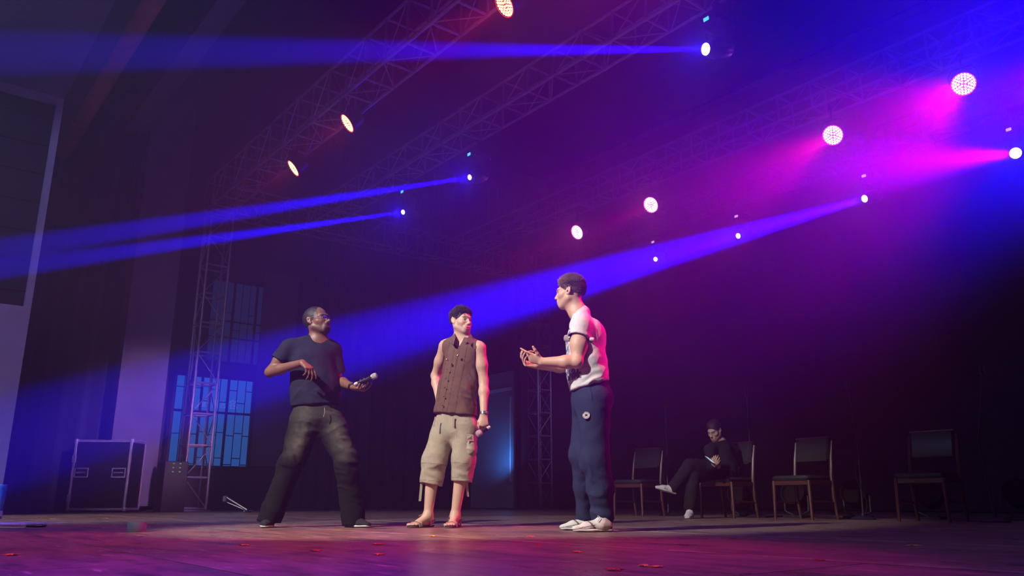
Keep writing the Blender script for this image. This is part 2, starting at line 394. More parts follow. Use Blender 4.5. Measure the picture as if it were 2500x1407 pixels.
# mirrored characters seen through the pane
def glyphs(txt, b_, z_, size, parent):
    c = bpy.data.curves.new('letters', 'FONT'); c.body = txt; c.size = size; c.align_x = 'CENTER'; c.extrude = .004
    o = bpy.data.objects.new('letters_tmp', c); COL.objects.link(o)
    bpy.context.view_layer.update()
    dg = bpy.context.evaluated_depsgraph_get(); me = bpy.data.meshes.new_from_object(o.evaluated_get(dg))
    bpy.data.objects.remove(o)
    me.transform(Matrix.Rotation(pi / 2, 4, 'X')); me.transform(Matrix.Scale(-1, 4, (1, 0, 0))); me.materials.clear(); me.materials.append(M['pane_white'])
    l = link('letter', me, parent, (b_, 17.965, z_))
for ch, b_, s_ in (('\u91cf', 5.60, .20), ('\u66f8', 5.88, .20), ('\u8a00', 6.06, .18), ('\u6eb6', 6.30, .22)):
    glyphs(ch, b_, 2.20, s_, w1)
struct('trim_6', MB().box((7.18, 17.93, 3.2), (.85, .12, 4.5)), M['plaster_mid'])      # pale wall right of the window
struct('trim_7', MB().box((9.55, 17.95, 2.4), (.34, .08, 3.2)), M['strip'])  # pale bluish strip behind the gap between two curtains
# ------------------------------------------------------------------ flat beside the right tower
fl = thing('scenery_flat', 'tall pale scenery flat glowing blue behind the brown vested man', 'stage flat', W(15.05, 12.0, 0), ROTS)
obj('panel', MB().box((0.03, .85, 1.64), (.05, 1.7, 3.24), bev=.004), M['flat'], fl)
obj('rail', MB().box((-.01, .82, 2.82), (.04, 1.6, .075)), M['flat_trim'], fl)
obj('edge_strip', MB().box((-.02, .045, 1.62), (.05, .06, 2.0)), M['flat_trim'], fl)

# ------------------------------------------------------------------ trusses
_tm = {}
_cur = ['alu']
def tmesh(kind, L_, r):
    key = (kind, round(L_, 3), r, _cur[0])
    if key not in _tm: _tm[key] = mesh_of(MB().tube((0, 0, -L_ / 2), (0, 0, L_ / 2), r, 8), kind, M[_cur[0]], True)
    return _tm[key]
def member(kind, p, q, r, parent):
    p = Vector(p); q = Vector(q); d = q - p
    o = link(kind, tmesh(kind, d.length, r), parent, (p + q) / 2); o.rotation_euler = d.to_track_quat('Z', 'Y').to_euler(); return o
def truss(label, origin, axis, length, w, h, bay=.6, name='lighting_truss', group=None, braces=True):
    # local frame: x across (w), y along, z height (h); towers use axis 'z'
    t = thing(name, label, 'truss', origin, ROTS, group)
    if axis == 'a': P = lambda u, l, v: (u, l, v)
    elif axis == 'b': P = lambda u, l, v: (l, u, v)
    else: P = lambda u, l, v: (u, v, l)
    for u in (0, w):
        for v in (0, h):
            n = max(1, round(length / 3.0)); s_ = length / n
            for i in range(n):
                member('chord', P(u, i * s_ + .012, v), P(u, (i + 1) * s_ - .012, v), .025, t)
                if i: member('coupler', P(u, i * s_ - .03, v), P(u, i * s_ + .03, v), .033, t)
    n = round(length / bay); s_ = length / n
    for i in range(n + 1):
        l = min(max(i * s_, .03), length - .03)
        for u in (0, w): member('post', P(u, l, 0), P(u, l, h), .020, t)
        for v in (0, h): member('rung', P(0, l, v), P(w, l, v), .020, t)
    for i in range(n):
        l0, l1 = i * s_ + .03, (i + 1) * s_ - .03
        for u in (0, w):
            if i % 2: member('diagonal', P(u, l0, 0), P(u, l1, h), .011, t)
            else: member('diagonal', P(u, l0, h), P(u, l1, 0), .011, t)
        if braces:
            member('diagonal', P(0, l0 if i % 2 else l1, 0), P(w, l1 if i % 2 else l0, 0), .011, t)
    return t
truss('downstage overhead box truss carrying the three red lamps', W(1.2, 4.86, ZH), 'a', 15.6, .474, .68)
truss('middle overhead box truss carrying the blue beam heads', W(1.2, 6.99, ZH), 'a', 15.0, .45, .43)
_cur[0] = 'alu_dim'
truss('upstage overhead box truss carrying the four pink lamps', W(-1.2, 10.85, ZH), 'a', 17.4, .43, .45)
_cur[0] = 'black_metal'  # aluminium coloured black here to stand for the dimness at the rear
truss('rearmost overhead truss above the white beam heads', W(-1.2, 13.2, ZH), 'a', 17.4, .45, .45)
_cur[0] = 'alu'
truss('cross truss joining the far ends of the overhead trusses', W(16.35, 5.4, ZH - .02), 'b', 8.5, .45, .60)
def ladder_tower(label, a, b, hgt):
    return truss(label, W(a, b, 0.02), 'z', hgt, .45, .45, .62, 'truss_tower', None, True)
ladder_tower('upright ladder truss tower in front of the barred window', 16.3, 4.90, 6.15)
ladder_tower('upright ladder truss tower right of the blue lit flat', 16.35, 13.90, 6.15)
for a_, b_, lb in ((16.52, 5.12, 'grey steel base plate under the window side tower'), (16.57, 14.12, 'grey steel base plate under the tower by the blue flat')):
    t = tagp(obj('tower_base', MB().box((0, 0, .01), (.62, .62, .02), bev=.004), M['alu'], None, False, W(a_, b_, 0), (0, 0, ROTS)), lb, 'base plate')
# hoist chain hanging over the left tower
pts = [W(16.15, 4.75, 6.3) + Vector((.02 * sin(i * .9), 0, -i * .38)) for i in range(11)]
tagp(obj('hoist_chain', MB().path(pts, .009, 5), M['chain'], None, True), 'thin hoist chain hanging beside the window side tower', 'chain')

# ------------------------------------------------------------------ lamps on the trusses
def par_lamp(pos, target, lens, rim, label, group, truss_z):
    d = (Vector(target) - Vector(pos)).normalized(); R = frame_to(d)
    t = thing('par_light', label, 'stage light', pos, 0, group)
    r = .155
    obj('housing', MB().lathe([(.05, -.24), (.12, -.22), (.15, -.10), (r + .012, -.02), (r + .012, .02), (r, .02), (r, .005), (.0, .005)], 24, R), M['black_metal'], t, True)
    obj('bezel', MB().lathe([(r - .006, .0), (r + .004, .0), (r + .004, .024), (r - .006, .024)], 24, R, close=False), rim, t, True)
    obj('lens_plate', MB().lathe([(r - .004, .004), (r - .004, .008), (.001, .008)], 24, R), rim, t)
    m = MB()
    for ring, cnt in ((.030, 4), (.066, 10), (.100, 16), (.132, 22)):
        for k in range(cnt):
            a = 2 * pi * (k + ring * 10) / cnt; c = R @ Vector((ring * cos(a), ring * sin(a), .012))
            m.lathe([(.0152, -.004), (.0152, .002), (.008, .006), (.001, .007)], 7, R, c)
    o = obj('led_array', m, lens, t); o['kind'] = 'stuff'
    # yoke and clamp up to the truss
    x = R @ Vector((1, 0, 0)); up = truss_z - pos[2]
    for s_ in (-1, 1):
        obj('yoke_arm', MB().path([x * s_ * .18 + R @ Vector((0, 0, -.08)), x * s_ * .185 + Vector((0, 0, .16)), x * s_ * .12 + Vector((0, 0, .25))], .011, 6), M['black_metal'], t)
    obj('yoke_bar', MB().tube(x * -.12 + Vector((0, 0, .25)), x * .12 + Vector((0, 0, .25)), .012), M['black_metal'], t)
    obj('clamp', MB().tube((0, 0, .24), (0, 0, up - .03), .014).box((0, 0, up - .02), (.07, .07, .08), bev=.01), M['black_metal'], t)
    return t
for i, (p, q) in enumerate(zip(RED_P, RED_T)):
    par_lamp(p, q, M['lens_red'], M['lens_rim_red'], ['red lamp cut by the top edge of the frame', 'middle red lamp hanging under the downstage truss', 'farthest red lamp, a thin ellipse under the downstage truss'][i], None, ZH)
for i, (p, q) in enumerate(zip(PINK_P, PINK_T)):
    par_lamp(p, q, M['lens_pink'], M['lens_rim_pink'], ['largest pink lamp at the upper right', 'second pink lamp from the right', 'third pink lamp, above the seated man', 'farthest pink lamp, above the man in the white shirt'][i], None, ZH)
def moving_head(pos, target, lens, disp, label, lens_r, truss_z):
    d = (Vector(target) - Vector(pos)).normalized(); R = frame_to(d)
    t = thing('moving_head', label, 'moving light', pos, 0)
    piv = R @ Vector((0, 0, -.22)); top = truss_z - pos[2]
    obj('head', MB().lathe([(.06, -.42), (.11, -.36), (.125, -.15), (.105, -.06), (.09, -.01), (lens_r + .012, .0), (lens_r + .012, .02), (lens_r, .02), (lens_r, .004)], 20, R), M['black_plastic'], t, True)
    obj('lens', MB().lathe([(lens_r, .004), (lens_r * .8, .014), (lens_r * .4, .020), (.002, .022)], 20, R), lens, t, True)
    x = R @ Vector((1, 0, 0))
    for s_ in (-1, 1):
        obj('yoke_arm', MB().box((0, 0, 0), (.035, .11, .34), bev=.01).shift(piv + x * s_ * .16 + Vector((0, 0, .13)), frame_to((0, 0, 1), Vector((-x.y, x.x, 0)))), M['black_plastic'], t)
    b = MB().box((0, 0, 0), (.36, .26, .12), bev=.02).shift((piv.x, piv.y, piv.z + .36), Matrix.Rotation(ROTS, 3, 'Z'))
    obj('base', b, M['black_plastic'], t)
    fr = -Vector((.10, .99, 0)).normalized()
    for dx in (-.13, ): pass
    rot = Matrix.Rotation(ROTS - pi / 2, 3, 'Z')
    obj('display', MB().box((0, 0, 0), (.075, .01, .045)).shift(Vector((piv.x, piv.y, piv.z + .36)) + (rot @ Vector((-.03, -.185, 0))), rot), disp, t)
    obj('clamp', MB().tube((piv.x, piv.y, piv.z + .42), (piv.x, piv.y, top - .02), .016).box((piv.x, piv.y, top - .02), (.08, .08, .07), bev=.01), M['black_metal'], t)
    return t
for i, (p, q) in enumerate(zip(BLUE_P, BLUE_T)):
    moving_head(p, q, M['lens_white'], M['display_blue'], ['large moving head throwing a level blue beam at the top', 'middle moving head with a slim blue beam and lit display', 'farthest moving head with the lowest slim blue beam'][i], .075 if i == 0 else .045, ZH)
for i, (p, q) in enumerate(zip(MOV_P, MOV_T)):
    moving_head(p, q, M['lens_white'], M['display_pale'], ['moving head with bright white lens at the right edge', 'bright moving head second from the right edge', 'small moving head right of the white shirted man', 'smallest moving head, nearest the white shirted man'][i], (.085, .066, .055, .050)[i], ZH)
# unlit moving heads on the middle truss
for i, a_ in enumerate((6.9, 8.1)):
    pass

# ------------------------------------------------------------------ flight case
CASE_Y = 14.6
c0 = at_floor(163, 1247.5); pc = Vector(((at(232, 1247, CASE_Y)).x, CASE_Y, 0))
fc = thing('flight_case', 'tall black flight case with aluminium edges and recessed handles', 'road case', pc, radians(2))
cw, cd, ch = 1.02, .62, 1.23
obj('body', MB().box((0, cd / 2, .03 + ch / 2), (cw - .03, cd - .03, ch - .03), bev=.004), M['case_panel'], fc)
e = .042
for x in (-1, 1):
    for y in (0, 1): obj('edge_rail', MB().box((x * (cw / 2 - e / 2), y * (cd - e) + e / 2, .03 + ch / 2), (e, e, ch), bev=.006), M['alu'], fc)
    for z in (0, 1): obj('edge_rail', MB().box((x * (cw / 2 - e / 2), cd / 2, .03 + z * (ch - e) + e / 2), (e, cd, e), bev=.006), M['alu'], fc)
for y in (0, 1):
    for z in (0, 1): obj('edge_rail', MB().box((0, y * (cd - e) + e / 2, .03 + z * (ch - e) + e / 2), (cw, e, e), bev=.006), M['alu'], fc)
for x in (-1, 1):
    for z in (0, 1):
        obj('corner_ball', MB().lathe([(.001, -.045), (.035, -.03), (.045, 0), (.035, .03), (.001, .045)], 10, None, (x * (cw / 2 - .02), .03, .03 + z * (ch - .04) + .02)), M['alu'], fc, True)
    h = thing('handle', None, None); h.parent = fc; h.location = (x * .33, -.004, .68); del_ = None
    hb = obj('handle_dish', MB().box((0, 0, .075), (.24, .012, .02)).box((0, 0, -.075), (.24, .012, .02)).box((-.115, 0, 0), (.02, .012, .15)).box((.115, 0, 0), (.02, .012, .15)), M['alu'], fc, loc=(x * .33, -.006, .68))
    obj('handle_grip', MB().tube((-.08, -.012, 0), (.08, -.012, 0), .014), M['alu'], hb)
    bpy.data.objects.remove(h)
for z in (.24, .92): obj('latch', MB().box((-cw / 2 + .03, -.012, z), (.07, .02, .12), bev=.004), M['alu'], fc)
for x in (-1, 1): obj('foot', MB().box((x * .38, .3, .015), (.10, .5, .03)), M['black_plastic'], fc)
# small clutter by the case and tower
fs = thing('fallen_stand', 'folded grey stand lying on the floor beside the window side tower', 'stand', Vector((at(560, 1238, 14.6).x, 14.6, 0)), radians(-25))
obj('leg', MB().tube((-.1, 0, .26), (.32, .1, .04), .016), M['alu'], fs); obj('leg', MB().tube((-.12, .02, .18), (.30, .14, .02), .012), M['alu'], fs)
obj('collar', MB().box((-.11, 0, .23), (.07, .07, .10), bev=.01), M['alu'], fs); obj('foot', MB().tube((.30, .05, .018), (.30, .22, .018), .018), M['alu'], fs)
rk = thing('amplifier_rack', 'dark equipment rack with six small green lights', 'rack', Vector((at(424, 1230, 15.0).x, 15.0, 0)), ROTS)
obj('cabinet', MB().box((0, .3, .45), (.42, .5, .90), bev=.01), M['black_metal'], rk)
for i in range(2):
    for j in range(3): obj('indicator', MB().box((-.06 + .12 * i, .045, .86 - .075 * j), (.03, .01, .02)), M['led_green'], rk)

# ------------------------------------------------------------------ chairs
M['wood_dark'] = mat('dark_red_wood', (.075, .022, .014), .4, noise=(14, (.05, .015, .011), .4, .65), stretch=(1, 1, .15))
M['vinyl_green'] = mat('dark_green_vinyl', (.012, .018, .016), .5, bump=.2, bscale=200)
def make_chair(label):
    t = thing('chair', label, 'chair', (0, 0, 0), 0, 'wooden chairs in a row before the backdrop')
    # local -X is the front
    W_ = .235
    for s_ in (-1, 1):
        obj('front_leg', MB().tube((-.22, s_ * W_, 0), (-.21, s_ * (W_ - .01), .42), .016, 8, .021), M['wood_dark'], t, True)
        obj('rear_leg', MB().path([(.25, s_ * W_, 0), (.21, s_ * W_, .22), (.20, s_ * W_, .45), (.235, s_ * W_, .68), (.28, s_ * W_, .86)], [.016, .020, .024, .022, .017], 8), M['wood_dark'], t, True)
        obj('side_rail', MB().box((0, s_ * W_, .395), (.42, .022, .05), bev=.004), M['wood_dark'], t)
        obj('stretcher', MB().tube((-.21, s_ * W_, .20), (.21, s_ * W_, .18), .011), M['wood_dark'], t, True)
    obj('front_rail', MB().box((-.205, 0, .395), (.022, .45, .05), bev=.004), M['wood_dark'], t)
    obj('rear_rail', MB().box((.20, 0, .395), (.022, .45, .05), bev=.004), M['wood_dark'], t)
    obj('seat', MB().box((-.01, 0, .445), (.46, .47, .055), bev=.024), M['vinyl_green'], t, True)
    R = Matrix.Rotation(radians(13), 3, 'Y')
    obj('backrest', MB().box((0, 0, 0), (.045, .43, .27), bev=.02).shift((.24, 0, .765), R), M['vinyl_green'], t, True)
    obj('backrest_top', MB().box((0, 0, 0), (.055, .45, .025), bev=.01).shift((.272, 0, .895), R), M['wood_dark'], t)
    return t
CH = [(4.16, 8.2, 'empty wooden chair nearest the camera at the far right'), (3.26, 9.2, 'empty wooden chair between the seated man and the rightmost chair'),
      (2.62, 10.0, 'wooden chair the seated man sits on'), (1.70, 11.1, 'empty wooden chair left of the seated man')]
ch0 = make_chair(CH[0][2])
for i, (x, y, lb) in enumerate(CH):
    c = ch0 if i == 0 else copy_tree(ch0)
    c['label'] = lb; c.location = (x, y, 0); c.rotation_euler = (0, 0, ROTS + radians((4, -3, 0, 5)[i]))
# ------------------------------------------------------------------ microphone stands
def mic_stand(px, py, Y, ptop, label, bend):
    b = at(px, py, Y); b.z = 0; tp = at(ptop[0], ptop[1], Y + .1)
    t = thing('microphone_stand', label, 'microphone stand', b, 0, 'microphone stands behind the chairs')
    obj('base', MB().lathe([(.13, 0), (.135, .012), (.10, .03), (.02, .045), (.018, .07)], 20), M['black_metal'], t, True)
    v = tp - b; mid = v * .52 + Vector((bend, 0, 0))
    obj('pole', MB().tube((0, 0, .04), mid, .011), M['black_metal'], t, True)
    obj('clutch', MB().tube(mid * .985, mid * 1.03, .018), M['black_metal'], t, True)
    obj('upper_pole', MB().tube(mid, v * .97, .008), M['black_metal'], t, True)
    n = v.normalized()
    for s_ in (-1, 1): obj('clip', MB().box(v + Vector((s_ * .022, 0, 0)), (.012, .02, .07), bev=.003), M['black_plastic'], t)
    obj('clip_base', MB().box(v - n * .04, (.05, .03, .03), bev=.006), M['black_plastic'], t)
    # cable looped down the pole
    obj('cable', MB().path([v * .9 + Vector((.015 * sin(k * 1.3), -.012, 0)) + (mid - v * .9) * (k / 8) if k < 8 else Vector((.05 * sin(k), -.02, max(.01, mid.z * (1 - (k - 8) / 8)))) for k in range(17)], .004, 5), M['cable'], t, True)
mic_stand(1632, 1255, 11.3, (1624, 985), 'empty microphone stand farthest left, beside the left chair', 0)
mic_stand(1850, 1262, 10.3, (1822, 960), 'empty microphone stand just right of the seated man', -.02)
mic_stand(2108, 1266, 9.1, (2070, 940), 'empty microphone stand between the two right hand chairs', .03)
mic_stand(2430, 1271, 8.1, (2397, 905), 'tallest looking microphone stand at the far right', -.10)
# small unlit floor lamps behind the chairs
def floor_lamp_(px, Y, label, s=1.0):
    p = at(px, 1240, Y); p.z = 0
    t = thing('floor_par_light', label, 'floor light', p, ROTS, 'unlit floor lights behind the chairs')
    R = frame_to((-.9, -.2, .35))
    obj('can', MB().lathe([(.06, -.16), (.12, -.12), (.14, .10), (.15, .12), (.135, .12), (.12, .08), (.01, .08)], 18, R, (0, 0, .26)), M['matte_black'], t, True)
    for s_ in (-1, 1): obj('yoke_arm', MB().path([(0, s_ * .165, .26), (0, s_ * .16, .08), (0, s_ * .05, .03)], .012, 6), M['black_metal'], t)
    obj('foot', MB().box((0, 0, .015), (.24, .26, .03), bev=.005), M['black_metal'], t)
for px, Y, lb in ((1812, 10.9, 'unlit floor light behind the seated man'), (1945, 10.2, 'unlit floor light seen under the second chair from the right'), (2093, 9.7, 'unlit floor light at the foot of the third stand'),
                  (2275, 9.3, 'unlit floor light seen under the rightmost chair'), (2492, 8.9, 'unlit floor light cut by the right edge')):
    floor_lamp_(px, Y, lb)
# ------------------------------------------------------------------ small things on the floor
def onfloor(px, py): return at_floor(px, py)
p = onfloor(333, 1299)
M['tape_blue'] = mat('glossy_grey_tape', (.14, .20, .26), .28); M['card'] = mat('cardboard', (.35, .24, .16), .8)
tr = thing('tape_roll', 'roll of glossy grey tape standing flat on the stage', 'tape', p)
obj('tape', MB().lathe([(.036, 0), (.0605, 0), (.0615, .003), (.0615, .064), (.0605, .067), (.036, .067)], 32, close=False), M['tape_blue'], tr, True)
obj('core', MB().lathe([(.034, .001), (.037, .001), (.037, .066), (.034, .066)], 24, close=False), M['card'], tr, True)
p = onfloor(-6, 1268); M['bottle_blue'] = mat('blue_bottle_plastic', (.02, .12, .55), .12, spec=.8); M['bottle_clear'] = mat('bottle_clear_part', (.55, .65, .9), .08, spec=.9)
bt = thing('drink_bottle', 'blue drink bottle cut by the left edge of the frame', 'bottle', p)
obj('body', MB().lathe([(.030, 0), (.040, .008), (.041, .09), (.034, .13), (.040, .17), (.048, .26), (.047, .33)], 20), M['bottle_blue'], bt, True)
obj('label_band', MB().lathe([(.0415, .03), (.042, .03), (.042, .09), (.0415, .09)], 20, close=False), M['bottle_clear'], bt, True)
obj('cap', MB().lathe([(.047, .33), (.050, .335), (.050, .375), (.046, .38)], 20), M['bottle_blue'], bt, True)
p = onfloor(87, 1288); M['gadget'] = mat('dark_pen_body', (.02, .02, .025), .25)
mk = thing('marker_pen', 'short black marker lying on the floor at the left', 'pen', p, radians(4))
obj('barrel', MB().tube((-.07, 0, .012), (.05, 0, .012), .012, 10), M['gadget'], mk, True); obj('cap', MB().tube((.052, 0, .012), (.078, 0, .012), .0105, 10), M['black_plastic'], mk, True)
obj('clip', MB().box((.03, -.012, .014), (.045, .003, .005)), M['alu'], mk)
M['paper'] = mat('white_paper', (.75, .72, .78), .6)
for x, y, r, lb in ((12, 1283, 20, 'rear white drumstick like rod at the left edge'), (25, 1291, -3, 'front white rod lying at the left edge')):
    st = thing('white_stick', lb, 'stick', onfloor(x, y), radians(r))
    obj('rod', MB().tube((-.12, 0, .006), (.10, 0, .006), .006, 8, .004), M['paper'], st, True); obj('tip', MB().lathe([(.001, 0), (.007, .004), (.007, .012), (.001, .016)], 8, Matrix.Rotation(pi / 2, 3, 'Y'), (.10, 0, .006)), M['paper'], st, True)
def leaf_mesh(seed, size, m):
    rnd = random.Random(seed); n = 10; v = [Vector((0, 0, .006))]; 
    for i in range(2 * n):
        a = pi * i / n; lob = 1.0 if i % 4 == 0 else (.45 if i % 2 else .75)
        r = size * lob * rnd.uniform(.75, 1.15); v.append(Vector((r * cos(a), r * .8 * sin(a), rnd.uniform(.001, .018) * size * 8)))
    f_ = [(0, i + 1, (i + 1) % (2 * n) + 1) for i in range(2 * n)]
    v2 = [p + Vector((0, 0, -.0012)) for p in v]; N = len(v)
    zmin = min(p.z for p in v2); v = [p - Vector((0, 0, zmin)) for p in v + v2]
    f_ += [(N, (i + 1) % (2 * n) + 1 + N, i + 1 + N) for i in range(2 * n)] + [(i + 1, i + 1 + N, (i + 1) % (2 * n) + 1 + N, (i + 1) % (2 * n) + 1) for i in range(2 * n)]
    return mesh_of(MB().add(v, f_), 'leaf', m)
M['leaf_orange'] = mat('orange_leaf', (1.0, .38, .06), .5, noise=(20, (.75, .10, .03), .4, .6)); M['leaf_yellow'] = mat('yellow_leaf', (.85, .60, .08), .5, noise=(20, (.8, .45, .08), .4, .6)); M['leaf_red'] = mat('red_leaf', (.75, .07, .03), .5)
LV = [(925, 1331, .045, 'leaf_orange', 'curled orange leaf in front of the brown vested man'), (925, 1356, .040, 'leaf_orange', 'flat orange leaf below the curled one in front of the vested man'), (30, 1357, .050, 'leaf_orange', 'orange leaf at the lower left corner'),
      (597, 1333, .040, 'leaf_orange', 'thin orange leaf in front of the dark shirted man'), (770, 1347, .035, 'leaf_red', 'dull red leaf between two orange ones on the left'), (1500, 1394, .040, 'leaf_red', 'red leaf at the bottom edge'),
      (1573, 1384, .034, 'leaf_yellow', 'bright yellow leaf near the bottom edge'), (1605, 1386, .034, 'leaf_orange', 'orange leaf touching the yellow one near the bottom edge'), (1410, 1350, .035, 'leaf_orange', 'orange leaf below the white shoes'),
      (1296, 1312, .035, 'leaf_red', 'small red leaf left of the white shoes'), (1315, 1332, .020, 'leaf_red', 'tiny red scrap below the white shoes'), (2230, 1334, .040, 'leaf_yellow', 'pale yellow leaf on the right of the floor'),
      (2000, 1370, .025, 'leaf_red', 'faint red scrap on the right of the floor'), (1056, 1311, .03, 'leaf_yellow', 'small yellow leaf near the sandals'), (258, 1267, .05, 'leaf_yellow', 'small yellow leaf far left near the case'), (100, 1266, .05, 'leaf_orange', 'small orange leaf far left'), (128, 1269, .06, 'leaf_yellow', 'yellow scrap beside the small orange leaf')]
for i, (x, y, s_, mm, lb) in enumerate(LV):
    o = link('fallen_leaf', leaf_mesh(i + 11, s_, M[mm]), None, onfloor(x, y) + Vector((0, 0, .001)), (0, 0, i * 1.3)); tagp(o, lb, 'leaf', None)

# ------------------------------------------------------------------ figures: bodies grown as smooth distance fields, then meshed
_T = np.random.RandomState(5).rand(32, 32, 32).astype(np.float32) * 2 - 1
def vnoise(P):
    P = np.asarray(P, dtype=np.float64); I = np.floor(P).astype(int); F = P - I; F = F * F * (3 - 2 * F); o = 0
    for dx in (0, 1):
        for dy in (0, 1):
            for dz in (0, 1):
                w = (F[:, 0] if dx else 1 - F[:, 0]) * (F[:, 1] if dy else 1 - F[:, 1]) * (F[:, 2] if dz else 1 - F[:, 2])
                o = o + w * _T[(I[:, 0] + dx) % 32, (I[:, 1] + dy) % 32, (I[:, 2] + dz) % 32]
    return o
def nv(v): return np.array([v[0], v[1], v[2]], dtype=np.float64)
def unit(v): v = nv(v); return v / max(1e-9, np.linalg.norm(v))
class SDF:
    def __init__(s): s.ops = []
    def cone(s, p, q, r1, r2=None, k=.02, sq=None, op='+'):
        p = nv(p); q = nv(q); r2 = r1 if r2 is None else r2; R = max(r1, r2)
        if sq is not None: sq = (unit(sq[0]), sq[1])
        def fn(X, Y, Z):
            a = p; A = [X - a[0], Y - a[1], Z - a[2]]; b = q - p
            if sq is not None:
                f, g = sq; t = (A[0] * f[0] + A[1] * f[1] + A[2] * f[2]) * (1 / g - 1)
                A = [A[0] + f[0] * t, A[1] + f[1] * t, A[2] + f[2] * t]; b = b + f * (b @ f) * (1 / g - 1)
            h = np.clip((A[0] * b[0] + A[1] * b[1] + A[2] * b[2]) / max(b @ b, 1e-9), 0, 1)
            d = np.sqrt((A[0] - b[0] * h) ** 2 + (A[1] - b[1] * h) ** 2 + (A[2] - b[2] * h) ** 2) - (r1 + (r2 - r1) * h)
            return d
        s.ops.append((op, k, np.minimum(p, q) - R, np.maximum(p, q) + R, fn)); return s
    def ell(s, c, r, Rm=None, k=.02, op='+'):
        c = nv(c); r = np.array(r, dtype=float); Rm = np.eye(3) if Rm is None else Rm; R = r.max(); m = r.min()
        def fn(X, Y, Z):
            d = [X - c[0], Y - c[1], Z - c[2]]; q = 0; g = 0
            for i in range(3):
                u = d[0] * Rm[0, i] + d[1] * Rm[1, i] + d[2] * Rm[2, i]; q = q + (u / r[i]) ** 2; g = g + (u / r[i] ** 2) ** 2
            q = np.sqrt(q); g = np.sqrt(g) + 1e-6
            return q * (q - 1) / g
        s.ops.append((op, k, c - R, c + R, fn)); return s
    def cut(s, p, n, k=.004, box=None):      # keep the side where (x-p).n < 0, inside a box of half size
        p = nv(p); n = unit(n)
        def fn(X, Y, Z): return (X - p[0]) * n[0] + (Y - p[1]) * n[1] + (Z - p[2]) * n[2]
        b = 9 if box is None else box
        s.ops.append(('cut', k, p - b, p + b, fn)); return s
    def grid(s, h, fine=()):
        lo = np.min([o[2] for o in s.ops if o[0] == '+'], axis=0) - 3 * h; hi = np.max([o[3] for o in s.ops if o[0] == '+'], axis=0) + 3 * h
        ax = []
        for i in range(3):
            x = lo[i]; L = []
            while x < hi[i]:
                L.append(x); st = h
                for c, r, hf in fine:
                    if c[i] - r - h < x < c[i] + r: st = min(st, hf)
                x += st
            ax.append(np.array(L, dtype=np.float32))
        return ax
    def field(s, ax):
        X, Y, Z = ax; D = np.full((len(X), len(Y), len(Z)), .15, dtype=np.float32)
        for op, k, lo, hi, fn in s.ops:
            pad = k * 1.1 + .016; sl = []
            for i in range(3):
                a = np.searchsorted(ax[i], lo[i] - pad); b = np.searchsorted(ax[i], hi[i] + pad); sl.append(slice(a, b))
            sl = tuple(sl); sub = D[sl]
            if sub.size == 0: continue
            d = fn(X[sl[0]][:, None, None], Y[sl[1]][None, :, None], Z[sl[2]][None, None, :]).astype(np.float32)
            k = max(k, 1e-4)
            if op == '+':
                hh = np.clip(.5 + .5 * (d - sub) / k, 0, 1); D[sl] = d * (1 - hh) + sub * hh - k * hh * (1 - hh)
            else:
                if op == '-': d = -d
                hh = np.clip(.5 - .5 * (d - sub) / k, 0, 1); D[sl] = d * (1 - hh) + sub * hh + k * hh * (1 - hh)
        return D
    def mesh(s, h=.006, fine=()):
        ax = s.grid(h, fine); return surfnet(s.field(ax), ax)
def surfnet(D, ax):
    X, Y, Z = ax; S = D < 0; nx, ny, nz = D.shape
    c = [S[i:nx - 1 + i, j:ny - 1 + j, k:nz - 1 + k] for i in (0, 1) for j in (0, 1) for k in (0, 1)]
    n = sum(a.astype(np.int8) for a in c); act = (n > 0) & (n < 8)
    I, J, K = np.nonzero(act); idx = np.full(act.shape, -1, dtype=np.int64); idx[I, J, K] = np.arange(len(I))
    acc = np.zeros((len(I), 3)); cnt = np.zeros(len(I))
    cor = [(i, j, k) for i in (0, 1) for j in (0, 1) for k in (0, 1)]
    P = lambda o: np.stack([X[I + o[0]], Y[J + o[1]], Z[K + o[2]]], 1)
    for a in cor:
        for d in range(3):
            if a[d] == 0:
                b = list(a); b[d] = 1
                da = D[I + a[0], J + a[1], K + a[2]]; db = D[I + b[0], J + b[1], K + b[2]]
                m = (da < 0) != (db < 0); t = np.where(m, da / np.where(m, da - db, 1), 0)[:, None]
                pa = P(a); acc += np.where(m[:, None], pa + (P(b) - pa) * t, 0); cnt += m
    V = acc / np.maximum(cnt, 1)[:, None]; Fs = []
    for d in range(3):
        o = [0, 0, 0]; o[d] = 1
        A = S[:nx - o[0], :ny - o[1], :nz - o[2]]; B = S[o[0]:, o[1]:, o[2]:]
        i, j, k = np.nonzero(A != B); e, f_ = [q for q in range(3) if q != d]
        p = np.stack([i, j, k], 1); ok = (p[:, e] > 0) & (p[:, f_] > 0)
        for q in (e, f_): ok &= p[:, q] < D.shape[q] - 1
        p = p[ok]; sgn = A[p[:, 0], p[:, 1], p[:, 2]]
        def cell(de, df):
            q = p.copy(); q[:, e] -= de; q[:, f_] -= df; return idx[q[:, 0], q[:, 1], q[:, 2]]
        Q = np.stack([cell(1, 1), cell(0, 1), cell(0, 0), cell(1, 0)], 1)
        flip = ~sgn if d != 1 else sgn
        Q[flip] = Q[flip][:, ::-1]; Fs.append(Q)
    return V, np.concatenate(Fs)
